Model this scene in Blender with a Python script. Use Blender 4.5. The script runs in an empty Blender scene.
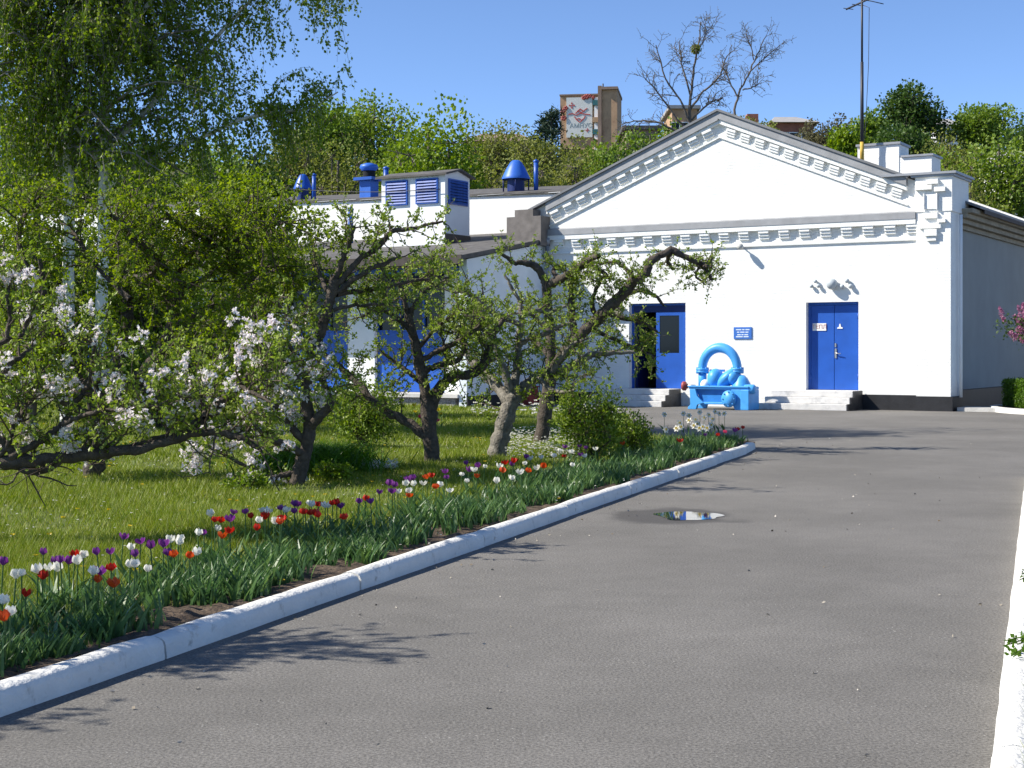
import bpy, bmesh, math, random
import numpy as np
from mathutils import Vector, Matrix
S = bpy.context.scene
COL = S.collection
R = math.radians
# ------------------------------------------------------------------ camera, light, exposure
F = 1490.0; HY = 353.0; CH = 1.5          # focal length in pixels, horizon row, eye height
cam_d = bpy.data.cameras.new("camera"); cam = bpy.data.objects.new("camera", cam_d); COL.objects.link(cam)
cam.location = (0, 0, CH); cam.rotation_euler = (R(90), 0, 0)
cam_d.sensor_width = 36; cam_d.lens = F / 1024 * 36; cam_d.shift_y = -(384 - HY) / 1024
cam_d.clip_end = 6000; S.camera = cam
SUN = Vector((-0.998, -0.065, 0)).normalized() * math.cos(R(41)); SUN.z = math.sin(R(41))
sl = bpy.data.lights.new("sun", 'SUN'); sl.energy = 5.0; sl.angle = R(0.53); sl.color = (1, .94, .84)
so = bpy.data.objects.new("sun", sl); COL.objects.link(so); so.rotation_euler = SUN.to_track_quat('Z', 'Y').to_euler()
W = bpy.data.worlds.new("World"); S.world = W; W.use_nodes = True
nt = W.node_tree; bg = nt.nodes["Background"]; sky = nt.nodes.new("ShaderNodeTexSky")
sky.sky_type = 'NISHITA'; sky.sun_disc = False; sky.sun_elevation = R(41)
sky.sun_rotation = math.atan2(SUN.x, SUN.y) % (2 * math.pi)
sky.air_density = 0.5; sky.dust_density = 0.0; sky.ozone_density = 4.2; sky.altitude = 0
nt.links.new(sky.outputs[0], bg.inputs[0]); bg.inputs[1].default_value = 0.142
S.view_settings.view_transform = 'Standard'; S.view_settings.look = 'None'; S.view_settings.gamma = 1
S.view_settings.exposure = 0.71
S.render.engine = 'CYCLES'; S.cycles.max_bounces = 8; S.cycles.transparent_max_bounces = 4

rng = np.random.default_rng(7); random.seed(7)
# ------------------------------------------------------------------ helpers: pixel <-> place
def wp(px, py, Y): return Vector(((px - 512) / F * Y, Y, CH - (py - HY) / F * Y))
def gnd(px, py, z=0.0):
    Y = F * (CH - z) / (py - HY); return Vector(((px - 512) / F * Y, Y, z))
F0 = Vector((8.59, 40.0, 0)); ANG = math.atan2(-.514, .858); U = Vector((.858, -.514, 0)); V = Vector((.514, .858, 0))
def l2w(x, y, z=0): return F0 + U * x + V * y + Vector((0, 0, z))
def p2f(px, py=HY, y=0.0):                 # where the sight line through a pixel meets the upright plane at depth y behind the facade
    a = (px - 512) / F; o = F0 + V * y
    t = (a * o.y - o.x) / (U.x - a * U.y); Y = o.y + U.y * t
    return t, CH - (py - HY) / F * Y
def px2x(px, y=0.0): return p2f(px, HY, y)[0]
# ------------------------------------------------------------------ helpers: materials
def mat(name, col, rough=.7, var=.12, scale=3.0, bump=0.0, bscale=40.0, metal=0.0, spec=.4, col2=None, fac2=.5, scale2=1.2, brick=None, detail=6):
    m = bpy.data.materials.new(name); m.use_nodes = True; t = m.node_tree; n = t.nodes; b = n["Principled BSDF"]
    tc = n.new("ShaderNodeTexCoord"); no = n.new("ShaderNodeTexNoise"); no.inputs["Scale"].default_value = scale; no.inputs["Detail"].default_value = detail
    t.links.new(tc.outputs["Object"], no.inputs["Vector"])
    r = n.new("ShaderNodeValToRGB"); r.color_ramp.elements[0].position = .3; r.color_ramp.elements[1].position = .7
    c = np.array(col)
    r.color_ramp.elements[0].color = (*np.clip(c * (1 - var), 0, 1), 1); r.color_ramp.elements[1].color = (*np.clip(c * (1 + var), 0, 1), 1)
    t.links.new(no.outputs["Fac"], r.inputs[0]); out = r.outputs[0]
    if col2 is not None:
        n2 = n.new("ShaderNodeTexNoise"); n2.inputs["Scale"].default_value = scale2; n2.inputs["Detail"].default_value = 8; n2.inputs["Roughness"].default_value = .65
        t.links.new(tc.outputs["Object"], n2.inputs["Vector"])
        r2 = n.new("ShaderNodeValToRGB"); r2.color_ramp.elements[0].position = fac2; r2.color_ramp.elements[1].position = min(1, fac2 + .14)
        t.links.new(n2.outputs["Fac"], r2.inputs[0])
        mx = n.new("ShaderNodeMix"); mx.data_type = 'RGBA'; t.links.new(r2.outputs[0], mx.inputs[0]); t.links.new(out, mx.inputs[6]); mx.inputs[7].default_value = (*col2, 1); out = mx.outputs[2]
    t.links.new(out, b.inputs["Base Color"])
    b.inputs["Roughness"].default_value = rough; b.inputs["Metallic"].default_value = metal; b.inputs["Specular IOR Level"].default_value = spec
    h = None
    if bump:
        nb = n.new("ShaderNodeTexNoise"); nb.inputs["Scale"].default_value = bscale; nb.inputs["Detail"].default_value = 4
        t.links.new(tc.outputs["Object"], nb.inputs["Vector"]); h = nb.outputs["Fac"]
        bu = n.new("ShaderNodeBump"); bu.inputs["Strength"].default_value = bump; bu.inputs["Distance"].default_value = .02
        t.links.new(h, bu.inputs["Height"]); t.links.new(bu.outputs[0], b.inputs["Normal"])
        if brick:
            sp = n.new("ShaderNodeSeparateXYZ"); cb = n.new("ShaderNodeCombineXYZ"); ad = n.new("ShaderNodeMath"); ad.operation = 'ADD'
            t.links.new(tc.outputs["Object"], sp.inputs[0]); t.links.new(sp.outputs[0], ad.inputs[0]); t.links.new(sp.outputs[1], ad.inputs[1])
            t.links.new(ad.outputs[0], cb.inputs[0]); t.links.new(sp.outputs[2], cb.inputs[1])
            bt = n.new("ShaderNodeTexBrick"); bt.inputs["Scale"].default_value = 1.0; bt.inputs["Brick Width"].default_value = .26; bt.inputs["Row Height"].default_value = .078
            bt.inputs["Mortar Size"].default_value = .008; bt.inputs["Mortar Smooth"].default_value = .6
            bt.inputs["Color1"].default_value = (1, 1, 1, 1); bt.inputs["Color2"].default_value = (.8, .8, .8, 1); bt.inputs["Mortar"].default_value = (.2, .2, .2, 1)
            t.links.new(cb.outputs[0], bt.inputs["Vector"])
            b2 = n.new("ShaderNodeBump"); b2.inputs["Strength"].default_value = brick; b2.inputs["Distance"].default_value = .012
            t.links.new(bt.outputs["Color"], b2.inputs["Height"]); t.links.new(bu.outputs[0], b2.inputs["Normal"]); t.links.new(b2.outputs[0], b.inputs["Normal"])
    return m
def leafmat(name, cols, rough=.5, trans=.35, spec=.3):
    m = bpy.data.materials.new(name); m.use_nodes = True; t = m.node_tree; n = t.nodes; b = n["Principled BSDF"]
    g = n.new("ShaderNodeNewGeometry"); r = n.new("ShaderNodeValToRGB"); e = r.color_ramp.elements
    while len(e) < len(cols): e.new(.5)
    for i, c in enumerate(cols): e[i].position = i / max(1, len(cols) - 1); e[i].color = (*c, 1)
    t.links.new(g.outputs["Random Per Island"], r.inputs[0]); t.links.new(r.outputs[0], b.inputs["Base Color"])
    b.inputs["Roughness"].default_value = rough; b.inputs["Specular IOR Level"].default_value = spec
    if trans:
        tr = n.new("ShaderNodeBsdfTranslucent"); mx = n.new("ShaderNodeMixShader"); mx.inputs[0].default_value = trans
        hs = n.new("ShaderNodeHueSaturation"); hs.inputs["Value"].default_value = 1.35; hs.inputs["Saturation"].default_value = 1.1
        t.links.new(r.outputs[0], hs.inputs["Color"]); t.links.new(hs.outputs[0], tr.inputs[0])
        t.links.new(b.outputs[0], mx.inputs[1]); t.links.new(tr.outputs[0], mx.inputs[2]); t.links.new(mx.outputs[0], n["Material Output"].inputs[0])
    return m
M = {}
M['white'] = mat('whitewash', (.80, .80, .77), .9, .04, 2.0, .3, 30, brick=.5, col2=(.60, .59, .55), fac2=.64, scale2=1.3)
M['ball'] = mat('grey_ball_paint', (.42, .46, .48), .6, .08, 8)
M['plaster'] = mat('white_plaster', (.80, .81, .81), .9, .04, 2.0, .2, 25, col2=(.66, .67, .66), fac2=.66)
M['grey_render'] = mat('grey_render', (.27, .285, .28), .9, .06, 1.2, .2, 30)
M['blue_render'] = mat('pale_blue_render', (.66, .72, .76), .9, .05, 1.5, .2, 30, col2=(.5, .55, .58), fac2=.62)
M['black'] = mat('black_paint', (.018, .018, .02), .5, .3, 4, .2, 20, col2=(.06, .06, .06), fac2=.6)
M['blue'] = mat('royal_blue_paint', (.013, .085, .40), .42, .10, 2.5, .08, 12, spec=.45)
M['dkblue'] = mat('navy_paint', (.008, .022, .12), .5, .15, 3)
M['louvre'] = mat('faded_blue_paint', (.028, .085, .33), .5, .3, 9, .1, 20, col2=(.09, .16, .38), fac2=.6, scale2=7)
M['pump'] = mat('sky_blue_enamel', (.07, .34, .74), .42, .08, 3, .10, 15, spec=.4, col2=(.04, .24, .60), fac2=.58)
M['pumpdk'] = mat('sky_blue_enamel_shaded', (.03, .20, .55), .4, .15, 5, .1, 20)  # darker copy of the enamel, with the bed's recess shade put into its colour
M['tin'] = mat('grey_tin', (.30, .31, .33), .5, .12, 2, .1, 15, metal=.3)
M['dktin'] = mat('weathered_tin', (.17, .175, .185), .6, .15, 2, .1, 15, metal=.2)
M['flash'] = mat('grey_flashing', (.29, .295, .305), .65, .14, 3, .15, 12)
M['felt'] = mat('roofing_felt', (.10, .095, .09), .9, .3, 3, .3, 25, col2=(.30, .29, .28), fac2=.6, scale2=2.2)
M['rust'] = mat('brown_tin', (.14, .125, .115), .7, .25, 4, .2, 20)
M['wood'] = mat('soffit_wood', (.27, .24, .18), .8, .2, 3, .2, 20)
M['dkwood'] = mat('dark_fascia', (.06, .05, .045), .8, .3, 4)
M['concrete'] = mat('concrete', (.50, .49, .46), .9, .12, 5, .4, 30, col2=(.28, .28, .27), fac2=.58, scale2=3)
M['stepw'] = mat('whitewashed_concrete', (.60, .59, .57), .9, .10, 4, .4, 25, col2=(.40, .40, .40), fac2=.54, scale2=2.5)
M['pebble'] = mat('pebble_dash', (.26, .25, .23), .95, .5, 22, 1.0, 30, detail=2)
M['kerb'] = mat('kerb_whitewash', (.68, .67, .63), .9, .07, 4, .6, 35, col2=(.36, .34, .30), fac2=.60, scale2=7)
M['glass'] = mat('dark_glass', (.008, .011, .016), .12, .1, 3, spec=.22)
M['dark'] = mat('dark_interior', (.01, .01, .011), .9)
M['steel'] = mat('bare_metal', (.5, .5, .5), .35, .05, 5, metal=.8)
M['wsign'] = mat('white_enamel', (.8, .8, .78), .4, .02)
M['ink'] = mat('reddish_print', (.42, .16, .12), .6, .05)
M['lettering'] = mat('pale_lettering', (.62, .70, .82), .5, .05)
M['plaque'] = mat('blue_plaque', (.05, .16, .50), .35, .08, 8)
M['mast'] = mat('dark_steel', (.035, .037, .045), .5, .2, 5)
M['yellow'] = mat('yellow_paint', (.50, .33, .05), .6, .2, 8)
M['red'] = mat('red_paint', (.30, .055, .045), .5, .15, 5)
M['brick'] = mat('brick_masonry', (.42, .27, .16), .9, .15, 2, .3, 20, col2=(.28, .16, .10), fac2=.52, scale2=1.0)
M['brickdk'] = mat('brown_masonry', (.24, .17, .13), .9, .2, 1, .3, 20)
M['redbrick'] = mat('red_brick', (.33, .13, .085), .9, .2, 2, .3, 20)
M['banner'] = mat('banner_vinyl', (.62, .62, .58), .6, .03, 1)
M['bred'] = mat('banner_red', (.45, .07, .06), .6, .1)
M['bgrey'] = mat('banner_grey', (.30, .34, .33), .6, .1)
M['teal'] = mat('teal_panel', (.03, .13, .14), .6)
M['slate'] = mat('slate_roof', (.32, .31, .30), .9, .15, 2)
M['bark'] = mat('apple_bark', (.075, .06, .047), .95, .4, 14, 1.0, 35, col2=(.15, .13, .10), fac2=.60, scale2=10)
M['bark2'] = mat('pale_apple_bark', (.16, .145, .12), .95, .4, 14, 1.0, 35, col2=(.32, .30, .25), fac2=.55, scale2=12)
M['twig'] = mat('twig_bark', (.09, .068, .05), .9, .3, 12)
M['birch'] = mat('birch_bark', (.62, .60, .56), .8, .06, 6, .2, 30, col2=(.05, .045, .04), fac2=.60, scale2=5)
M['greybark'] = mat('grey_bark', (.12, .10, .085), .95, .3, 6)
M['soil'] = mat('garden_soil', (.085, .06, .04), 1, .4, 14, 1.0, 40, col2=(.16, .12, .085), fac2=.55, scale2=16)
M['lawn'] = mat('lawn_earth', (.085, .11, .025), 1, .35, 1.6, .5, 30, col2=(.10, .085, .04), fac2=.6, scale2=5)
M['hillside'] = mat('hillside_ground', (.07, .075, .03), 1, .4, .15, .3, 2)
M['water'] = mat('puddle_water', (.02, .02, .02), .02, .1, spec=.7)
_t = M['water'].node_tree; _n = _t.nodes.new('ShaderNodeCombineXYZ'); _n.inputs[1].default_value = .029; _n.inputs[2].default_value = .9996; _t.links.new(_n.outputs[0], _t.nodes['Principled BSDF'].inputs['Normal'])   # flat pool; its shading normal is tilted so it mirrors door and pump
# asphalt: fine stone speckle, broad wear, damp stain round the puddle
def asphalt():
    m = bpy.data.materials.new('asphalt'); m.use_nodes = True; t = m.node_tree; n = t.nodes; b = n["Principled BSDF"]
    tc = n.new("ShaderNodeTexCoord")
    def noise(s, d=4, ro=.5):
        x = n.new("ShaderNodeTexNoise"); x.inputs["Scale"].default_value = s; x.inputs["Detail"].default_value = d; x.inputs["Roughness"].default_value = ro; t.links.new(tc.outputs["Object"], x.inputs["Vector"]); return x.outputs["Fac"]
    def ramp(f, a, ca, z, cz):
        r = n.new("ShaderNodeValToRGB"); r.color_ramp.elements[0].position = a; r.color_ramp.elements[1].position = z
        r.color_ramp.elements[0].color = (*ca, 1); r.color_ramp.elements[1].color = (*cz, 1); t.links.new(f, r.inputs[0]); return r.outputs[0]
    def mix(fac, a, c, mode='MIX', f=None):
        x = n.new("ShaderNodeMix"); x.data_type = 'RGBA'; x.blend_type = mode
        if fac is None: x.inputs[0].default_value = f
        else: t.links.new(fac, x.inputs[0])
        t.links.new(a, x.inputs[6])
        if isinstance(c, tuple): x.inputs[7].default_value = (*c, 1)
        else: t.links.new(c, x.inputs[7])
        return x.outputs[2]
    base = ramp(noise(.35, 8, .65), .40, (.136, .129, .117), .62, (.172, .163, .149))
    grain = ramp(noise(70, 3, .7), .36, (.55, .55, .55), .64, (1.4, 1.4, 1.4))
    c = mix(None, base, grain, 'MULTIPLY', .9)
    mid = ramp(noise(3.5, 6, .7), .35, (.94, .94, .94), .65, (1.05, 1.05, 1.05)); c = mix(None, c, mid, 'MULTIPLY', 1.0)
    vo = n.new("ShaderNodeTexVoronoi"); vo.inputs["Scale"].default_value = 26; t.links.new(tc.outputs["Object"], vo.inputs["Vector"])
    sp = ramp(vo.outputs["Distance"], .06, (1, 1, 1), .13, (0, 0, 0)); gate = ramp(noise(1.6, 5, .65), .50, (0, 0, 0), .62, (1, 1, 1))
    c = mix(mix(None, sp, gate, 'MULTIPLY', 1.0), c, (.46, .45, .42))
    v2 = n.new("ShaderNodeTexVoronoi"); v2.feature = 'DISTANCE_TO_EDGE'; v2.inputs["Scale"].default_value = .32
    nz = n.new("ShaderNodeTexNoise"); nz.inputs["Scale"].default_value = 1.5; nz.inputs["Detail"].default_value = 6; t.links.new(tc.outputs["Object"], nz.inputs["Vector"])
    vm = n.new("ShaderNodeVectorMath"); vm.operation = 'MULTIPLY_ADD'; vm.inputs[1].default_value = (.9, .9, .9); t.links.new(nz.outputs["Color"], vm.inputs[0]); t.links.new(tc.outputs["Object"], vm.inputs[2]); t.links.new(vm.outputs[0], v2.inputs["Vector"])
    cr = ramp(v2.outputs["Distance"], .001, (.12, .12, .12), .004, (0, 0, 0)); c = mix(cr, c, (.05, .047, .044))
    # damp rim (a stain on the surface with its own outline)
    pz = gnd(686, 516)
    mp = n.new("ShaderNodeMapping"); mp.inputs["Location"].default_value = (-(pz.x - .15) / 1.05, -pz.y / .95, 0); mp.inputs["Scale"].default_value = (1 / 1.05, 1 / .95, 0); t.links.new(vm.outputs[0], mp.inputs[0])
    mp.inputs["Location"].default_value = (-(pz.x - .15 + .45) / .72, -(pz.y + .45) / .72, 0); mp.inputs["Scale"].default_value = (1 / .72, 1 / .72, 0)
    ln = n.new("ShaderNodeVectorMath"); ln.operation = 'LENGTH'; t.links.new(mp.outputs[0], ln.inputs[0])
    c = mix(ramp(ln.outputs["Value"], .75, (.75, .75, .75), 1.0, (0, 0, 0)), c, (.055, .052, .05))
    t.links.new(c, b.inputs["Base Color"]); b.inputs["Roughness"].default_value = .85; b.inputs["Specular IOR Level"].default_value = .3
    bu = n.new("ShaderNodeBump"); bu.inputs["Strength"].default_value = .5; bu.inputs["Distance"].default_value = .008
    t.links.new(noise(90, 3, .6), bu.inputs["Height"]); t.links.new(bu.outputs[0], b.inputs["Normal"])
    return m
M['asphalt'] = asphalt()
# leaves
L = {}
L['birch'] = leafmat('birch_leaf', [(.09, .15, .012), (.15, .22, .018), (.23, .30, .04)], .42, .5)
L['apple'] = leafmat('apple_leaf', [(.13, .195, .02), (.215, .295, .035), (.34, .40, .11)], .42, .42)
L['yellowgreen'] = leafmat('young_leaf', [(.10, .16, .012), (.17, .235, .018), (.25, .31, .035)], .5, .5)
L['shrub'] = leafmat('shrub_leaf', [(.10, .165, .016), (.165, .24, .024), (.235, .31, .045)], .45)
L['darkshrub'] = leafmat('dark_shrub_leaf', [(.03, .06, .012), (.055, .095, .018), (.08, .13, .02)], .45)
L['bright'] = leafmat('fresh_leaf', [(.11, .18, .012), (.17, .25, .016), (.24, .33, .03)], .5)
L['olive'] = leafmat('olive_leaf', [(.13, .155, .03), (.19, .215, .04), (.25, .27, .06)], .6)
L['brown'] = leafmat('budding_twig', [(.10, .095, .05), (.13, .12, .06), (.16, .16, .07)], .7)
L['mid'] = leafmat('mid_leaf', [(.09, .15, .02), (.145, .22, .025), (.20, .29, .04)], .5)
L['dark'] = leafmat('deep_leaf', [(.035, .075, .014), (.06, .11, .02), (.09, .15, .03)], .5)
L['pine'] = leafmat('pine_needle', [(.015, .035, .018), (.025, .05, .025), (.04, .07, .03)], .6, .1)
L['hedge'] = leafmat('hedge_leaf', [(.06, .12, .012), (.09, .17, .015), (.12, .21, .02)], .45)
L['lilacleaf'] = leafmat('lilac_leaf', [(.04, .075, .02), (.07, .12, .03)], .5)
L['lilac'] = leafmat('lilac_floret', [(.30, .10, .19), (.42, .17, .28), (.48, .25, .35)], .6, .3)
L['blossom'] = leafmat('apple_petal', [(.78, .72, .72), (.80, .78, .76), (.80, .66, .68)], .6, .3)
L['grass'] = leafmat('grass_blade', [(.11, .175, .012), (.175, .245, .016), (.24, .29, .03), (.32, .32, .10)], .5, .3)
L['bulbleaf'] = leafmat('tulip_leaf', [(.05, .11, .035), (.08, .155, .055), (.12, .20, .05)], .4, .3)
L['daylily'] = leafmat('daylily_leaf', [(.05, .13, .012), (.09, .19, .015)], .45, .3)
L['hill'] = leafmat('scrub_leaf', [(.11, .13, .03), (.16, .18, .035), (.21, .22, .05)], .6)
for k, c in dict(red=(.50, .025, .015), purple=(.21, .05, .25), white=(.80, .78, .70), orange=(.62, .09, .02), yellow=(.65, .48, .03), pink=(.60, .06, .14)).items():
    L['t' + k] = leafmat(k + '_petal', [tuple(np.array(c) * .75), c], .45, .3)
# ------------------------------------------------------------------ helpers: objects
def tag(o, label=None, cat=None, group=None, kind=None):
    if label: o['label'] = label
    if cat: o['category'] = cat
    if group: o['group'] = group
    if kind: o['kind'] = kind
    return o
def empty(name, loc=(0, 0, 0), rz=0, **kw):
    o = bpy.data.objects.new(name, None); COL.objects.link(o); o.location = loc; o.rotation_euler = (0, 0, rz); o.empty_display_size = .2; return tag(o, **kw)
def link(name, me, parent=None, loc=(0, 0, 0), rot=(0, 0, 0), scale=(1, 1, 1), **kw):
    o = bpy.data.objects.new(name, me); COL.objects.link(o); o.parent = parent; o.location = loc; o.rotation_euler = rot; o.scale = scale; return tag(o, **kw)
class MB:
    def __init__(s): s.v = []; s.f = []; s.mi = []; s.sm = []
    def add(s, v, f, mi=0, smooth=False):
        b = len(s.v); s.v += [tuple(p) for p in v]; s.f += [tuple(i + b for i in q) for q in f]; s.mi += [mi] * len(f); s.sm += [smooth] * len(f); return s
    def box(s, x0, x1, y0, y1, z0, z1, mi=0):
        v = [(x0, y0, z0), (x1, y0, z0), (x1, y1, z0), (x0, y1, z0), (x0, y0, z1), (x1, y0, z1), (x1, y1, z1), (x0, y1, z1)]
        return s.add(v, [(0, 3, 2, 1), (4, 5, 6, 7), (0, 1, 5, 4), (1, 2, 6, 5), (2, 3, 7, 6), (3, 0, 4, 7)], mi)
    def prism_xz(s, poly, y0, y1, mi=0):       # polygon in x-z, counter-clockwise seen from -y
        n = len(poly); v = [(x, y0, z) for x, z in poly] + [(x, y1, z) for x, z in poly]
        f = [tuple(range(n)), tuple(range(2 * n - 1, n - 1, -1))] + [(i, i + n, (i + 1) % n + n, (i + 1) % n) for i in range(n)]
        return s.add(v, f, mi)
    def prism_yz(s, poly, x0, x1, mi=0):
        n = len(poly); v = [(x0, y, z) for y, z in poly] + [(x1, y, z) for y, z in poly]
        f = [tuple(range(n)), tuple(range(2 * n - 1, n - 1, -1))] + [(i, i + n, (i + 1) % n + n, (i + 1) % n) for i in range(n)]
        return s.add(v, f, mi)
    def prism_xy(s, poly, z0, z1, mi=0):
        n = len(poly); v = [(x, y, z0) for x, y in poly] + [(x, y, z1) for x, y in poly]
        f = [tuple(range(n - 1, -1, -1)), tuple(range(n, 2 * n))] + [(i, (i + 1) % n, (i + 1) % n + n, i + n) for i in range(n)]
        return s.add(v, f, mi)
    def tube(s, pts, rad, n=10, mi=0, caps=True):
        v, f = tube_arrays(np.array([[*p] for p in pts], float), np.broadcast_to(np.array(rad, float), (len(pts),)), n)
        s.add(v.tolist(), f.tolist(), mi, True)
        if caps: b = len(s.v) - len(v); s.f += [tuple(b + i for i in range(n - 1, -1, -1)), tuple(b + len(v) - n + i for i in range(n))]; s.mi += [mi] * 2; s.sm += [False] * 2
        return s
    def lathe(s, prof, c=(0, 0, 0), n=16, mi=0, axis='z'):
        c = Vector(c); v = []
        for r, h in prof:
            for k in range(n):
                a = 2 * math.pi * k / n; p = (r * math.cos(a), r * math.sin(a), h)
                if axis == 'x': p = (h, p[0], p[1])
                if axis == 'y': p = (p[0], h, p[1])
                v.append(tuple(c + Vector(p)))
        f = [(i * n + k, i * n + (k + 1) % n, (i + 1) * n + (k + 1) % n, (i + 1) * n + k) for i in range(len(prof) - 1) for k in range(n)]
        return s.add(v, f, mi, True)
    def ball(s, c, rx, ry=None, rz=None, n=14, mi=0, rot=None):
        ry = ry or rx; rz = rz or rx; c = Vector(c); v = []; h = n // 2
        for i in range(h + 1):
            th = math.pi * i / h
            for k in range(n):
                a = 2 * math.pi * k / n; p = Vector((rx * math.sin(th) * math.cos(a), ry * math.sin(th) * math.sin(a), -rz * math.cos(th)))
                if rot: p = rot @ p
                v.append(tuple(c + p))
        f = [(i * n + k, i * n + (k + 1) % n, (i + 1) * n + (k + 1) % n, (i + 1) * n + k) for i in range(h) for k in range(n)]
        return s.add(v, f, mi, True)
    def mesh(s, name, mats, off=(0, 0, 0), bevel=0):
        me = bpy.data.meshes.new(name)
        o = Vector(off); me.from_pydata([tuple(Vector(p) - o) for p in s.v], [], s.f)
        bm = bmesh.new(); bm.from_mesh(me); bmesh.ops.recalc_face_normals(bm, faces=bm.faces)
        bm.to_mesh(me); bm.free()
        for m in (mats if isinstance(mats, (list, tuple)) else [mats]): me.materials.append(m)
        me.polygons.foreach_set("material_index", s.mi); me.polygons.foreach_set("use_smooth", s.sm)
        me.update(); return me
    def build(s, name, mats, parent=None, off=(0, 0, 0), bevel=0, **kw):
        o = link(name, s.mesh(name, mats, off), parent, **kw)
        if bevel:
            b = o.modifiers.new("bevel", 'BEVEL'); b.width = bevel; b.segments = 2; b.limit_method = 'ANGLE'
        return o
def tube_arrays(P, rad, n):
    k = len(P); T = np.gradient(P, axis=0); T /= np.linalg.norm(T, axis=1)[:, None] + 1e-9
    a = np.array([0, 0, 1.0]) if abs(T[0][2]) < .9 else np.array([1.0, 0, 0])
    N = np.cross(T, a); N /= np.linalg.norm(N, axis=1)[:, None] + 1e-9
    for i in range(1, k):
        if N[i] @ N[i - 1] < 0: N[i] = -N[i]
    B = np.cross(T, N); ang = np.arange(n) * 2 * np.pi / n
    v = P[:, None, :] + rad[:, None, None] * (np.cos(ang)[None, :, None] * N[:, None, :] + np.sin(ang)[None, :, None] * B[:, None, :])
    i = np.arange(k - 1)[:, None]; j = np.arange(n)[None, :]
    f = np.stack([i * n + j, i * n + (j + 1) % n, (i + 1) * n + (j + 1) % n, (i + 1) * n + j], -1).reshape(-1, 4)
    return v.reshape(-1, 3), f
def np_mesh(name, v, f, m, smooth=False):
    v = np.ascontiguousarray(v, np.float32); f = np.ascontiguousarray(f, np.int32); k = f.shape[1]
    me = bpy.data.meshes.new(name); me.vertices.add(len(v)); me.vertices.foreach_set("co", v.ravel())
    me.loops.add(f.size); me.loops.foreach_set("vertex_index", f.ravel())
    me.polygons.add(len(f)); me.polygons.foreach_set("loop_start", np.arange(0, f.size, k, dtype=np.int32))
    me.polygons.foreach_set("use_smooth", np.full(len(f), smooth)); me.update(calc_edges=True); me.materials.append(m); return me
def unit(a): return a / (np.linalg.norm(a, axis=-1, keepdims=True) + 1e-9)
def leaf_arrays(pos, d, size, width=.32, fold=.25):
    n = len(pos); d = unit(d); s = unit(np.cross(d, rng.normal(size=(n, 3)))); nn = np.cross(s, d)
    Ls = size[:, None]; w = Ls * width
    v = np.stack([pos, pos + d * Ls * .5 + s * w + nn * w * fold, pos + d * Ls, pos + d * Ls * .5 - s * w + nn * w * fold], 1).reshape(-1, 3)
    return v, (np.arange(n)[:, None] * 4 + np.arange(4)[None, :])
def leaf_mesh(name, pos, d, size, m, width=.32, fold=.25, origin=(0, 0, 0)):
    v, f = leaf_arrays(pos, d, size, width, fold); return np_mesh(name, v - np.array(origin), f, m)
def catmull(P, sub):
    P = np.array(P, float); k = len(P)
    if k < 3: t = np.linspace(0, 1, sub + 1)[:, None]; return P[0] * (1 - t) + P[-1] * t
    Q = np.vstack([2 * P[0] - P[1], P, 2 * P[-1] - P[-2]]); out = []
    for i in range(k - 1):
        p0, p1, p2, p3 = Q[i:i + 4]
        for t in np.arange(sub) / sub: out.append(.5 * (2 * p1 + (p2 - p0) * t + (2 * p0 - 5 * p1 + 4 * p2 - p3) * t * t + (3 * p1 - p0 - 3 * p2 + p3) * t ** 3))
    out.append(P[-1]); out = np.array(out); out[:, 3] = np.maximum(out[:, 3], .003) if out.shape[1] > 3 else 0; return out
class Tubes:
    def __init__(s): s.v = []; s.f = []; s.n = 0
    def add(s, P, n):
        v, f = tube_arrays(P[:, :3], P[:, 3], n); s.v.append(v); s.f.append(f + s.n); s.n += len(v)
    def mesh(s, name, m, origin): return np_mesh(name, np.vstack(s.v) - np.array(origin), np.vstack(s.f), m, True)
def text_mesh(name, body, size, m, parent, loc, rot, extrude=.002):
    cu = bpy.data.curves.new(name, 'FONT'); cu.body = body; cu.size = size; cu.align_x = 'CENTER'; cu.align_y = 'CENTER'; cu.extrude = extrude; cu.resolution_u = 2
    t = bpy.data.objects.new("tmp", cu); COL.objects.link(t); dg = bpy.context.evaluated_depsgraph_get(); dg.update()
    me = bpy.data.meshes.new_from_object(t.evaluated_get(dg)); bpy.data.objects.remove(t); me.materials.clear(); me.materials.append(m); me.name = name
    return link(name, me, parent, loc, rot)
# ------------------------------------------------------------------ ground, road, hill
def hill_z(x, y):
    b = np.clip((y - 58) * .27, 0, None); b = np.where(b > 17, 17 + (b - 17) * .12, b)
    return 0 + b + .5 * np.sin(x * .09) * np.clip((y - 60) / 40, 0, 1) + .4 * np.sin(x * .23 + y * .11) * np.clip((y - 60) / 40, 0, 1) - .02
gx = np.linspace(-220, 220, 111); gy = np.concatenate([np.linspace(56, 180, 63), [220, 300, 420]])
X, Y = np.meshgrid(gx, gy); Vt = np.stack([X, Y, hill_z(X, Y)], -1).reshape(-1, 3); nx = len(gx)
i, j = np.meshgrid(np.arange(len(gy) - 1), np.arange(nx - 1), indexing='ij'); i = i.ravel(); j = j.ravel()
Ft = np.stack([i * nx + j, i * nx + j + 1, (i + 1) * nx + j + 1, (i + 1) * nx + j], -1)
link('hill', np_mesh('hill', Vt, Ft, M['hillside'], True), kind='structure')
MB().add([(-2500, -300, -.06), (2500, -300, -.06), (2500, 4000, -.06), (-2500, 4000, -.06)], [(0, 1, 2, 3)]).build('ground', M['hillside'], kind='structure')
MB().add([(-14, -4, 0), (40, -4, 0), (40, 56, 0), (-14, 56, 0)], [(0, 1, 2, 3)]).build('road', M['asphalt'], kind='structure')
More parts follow.
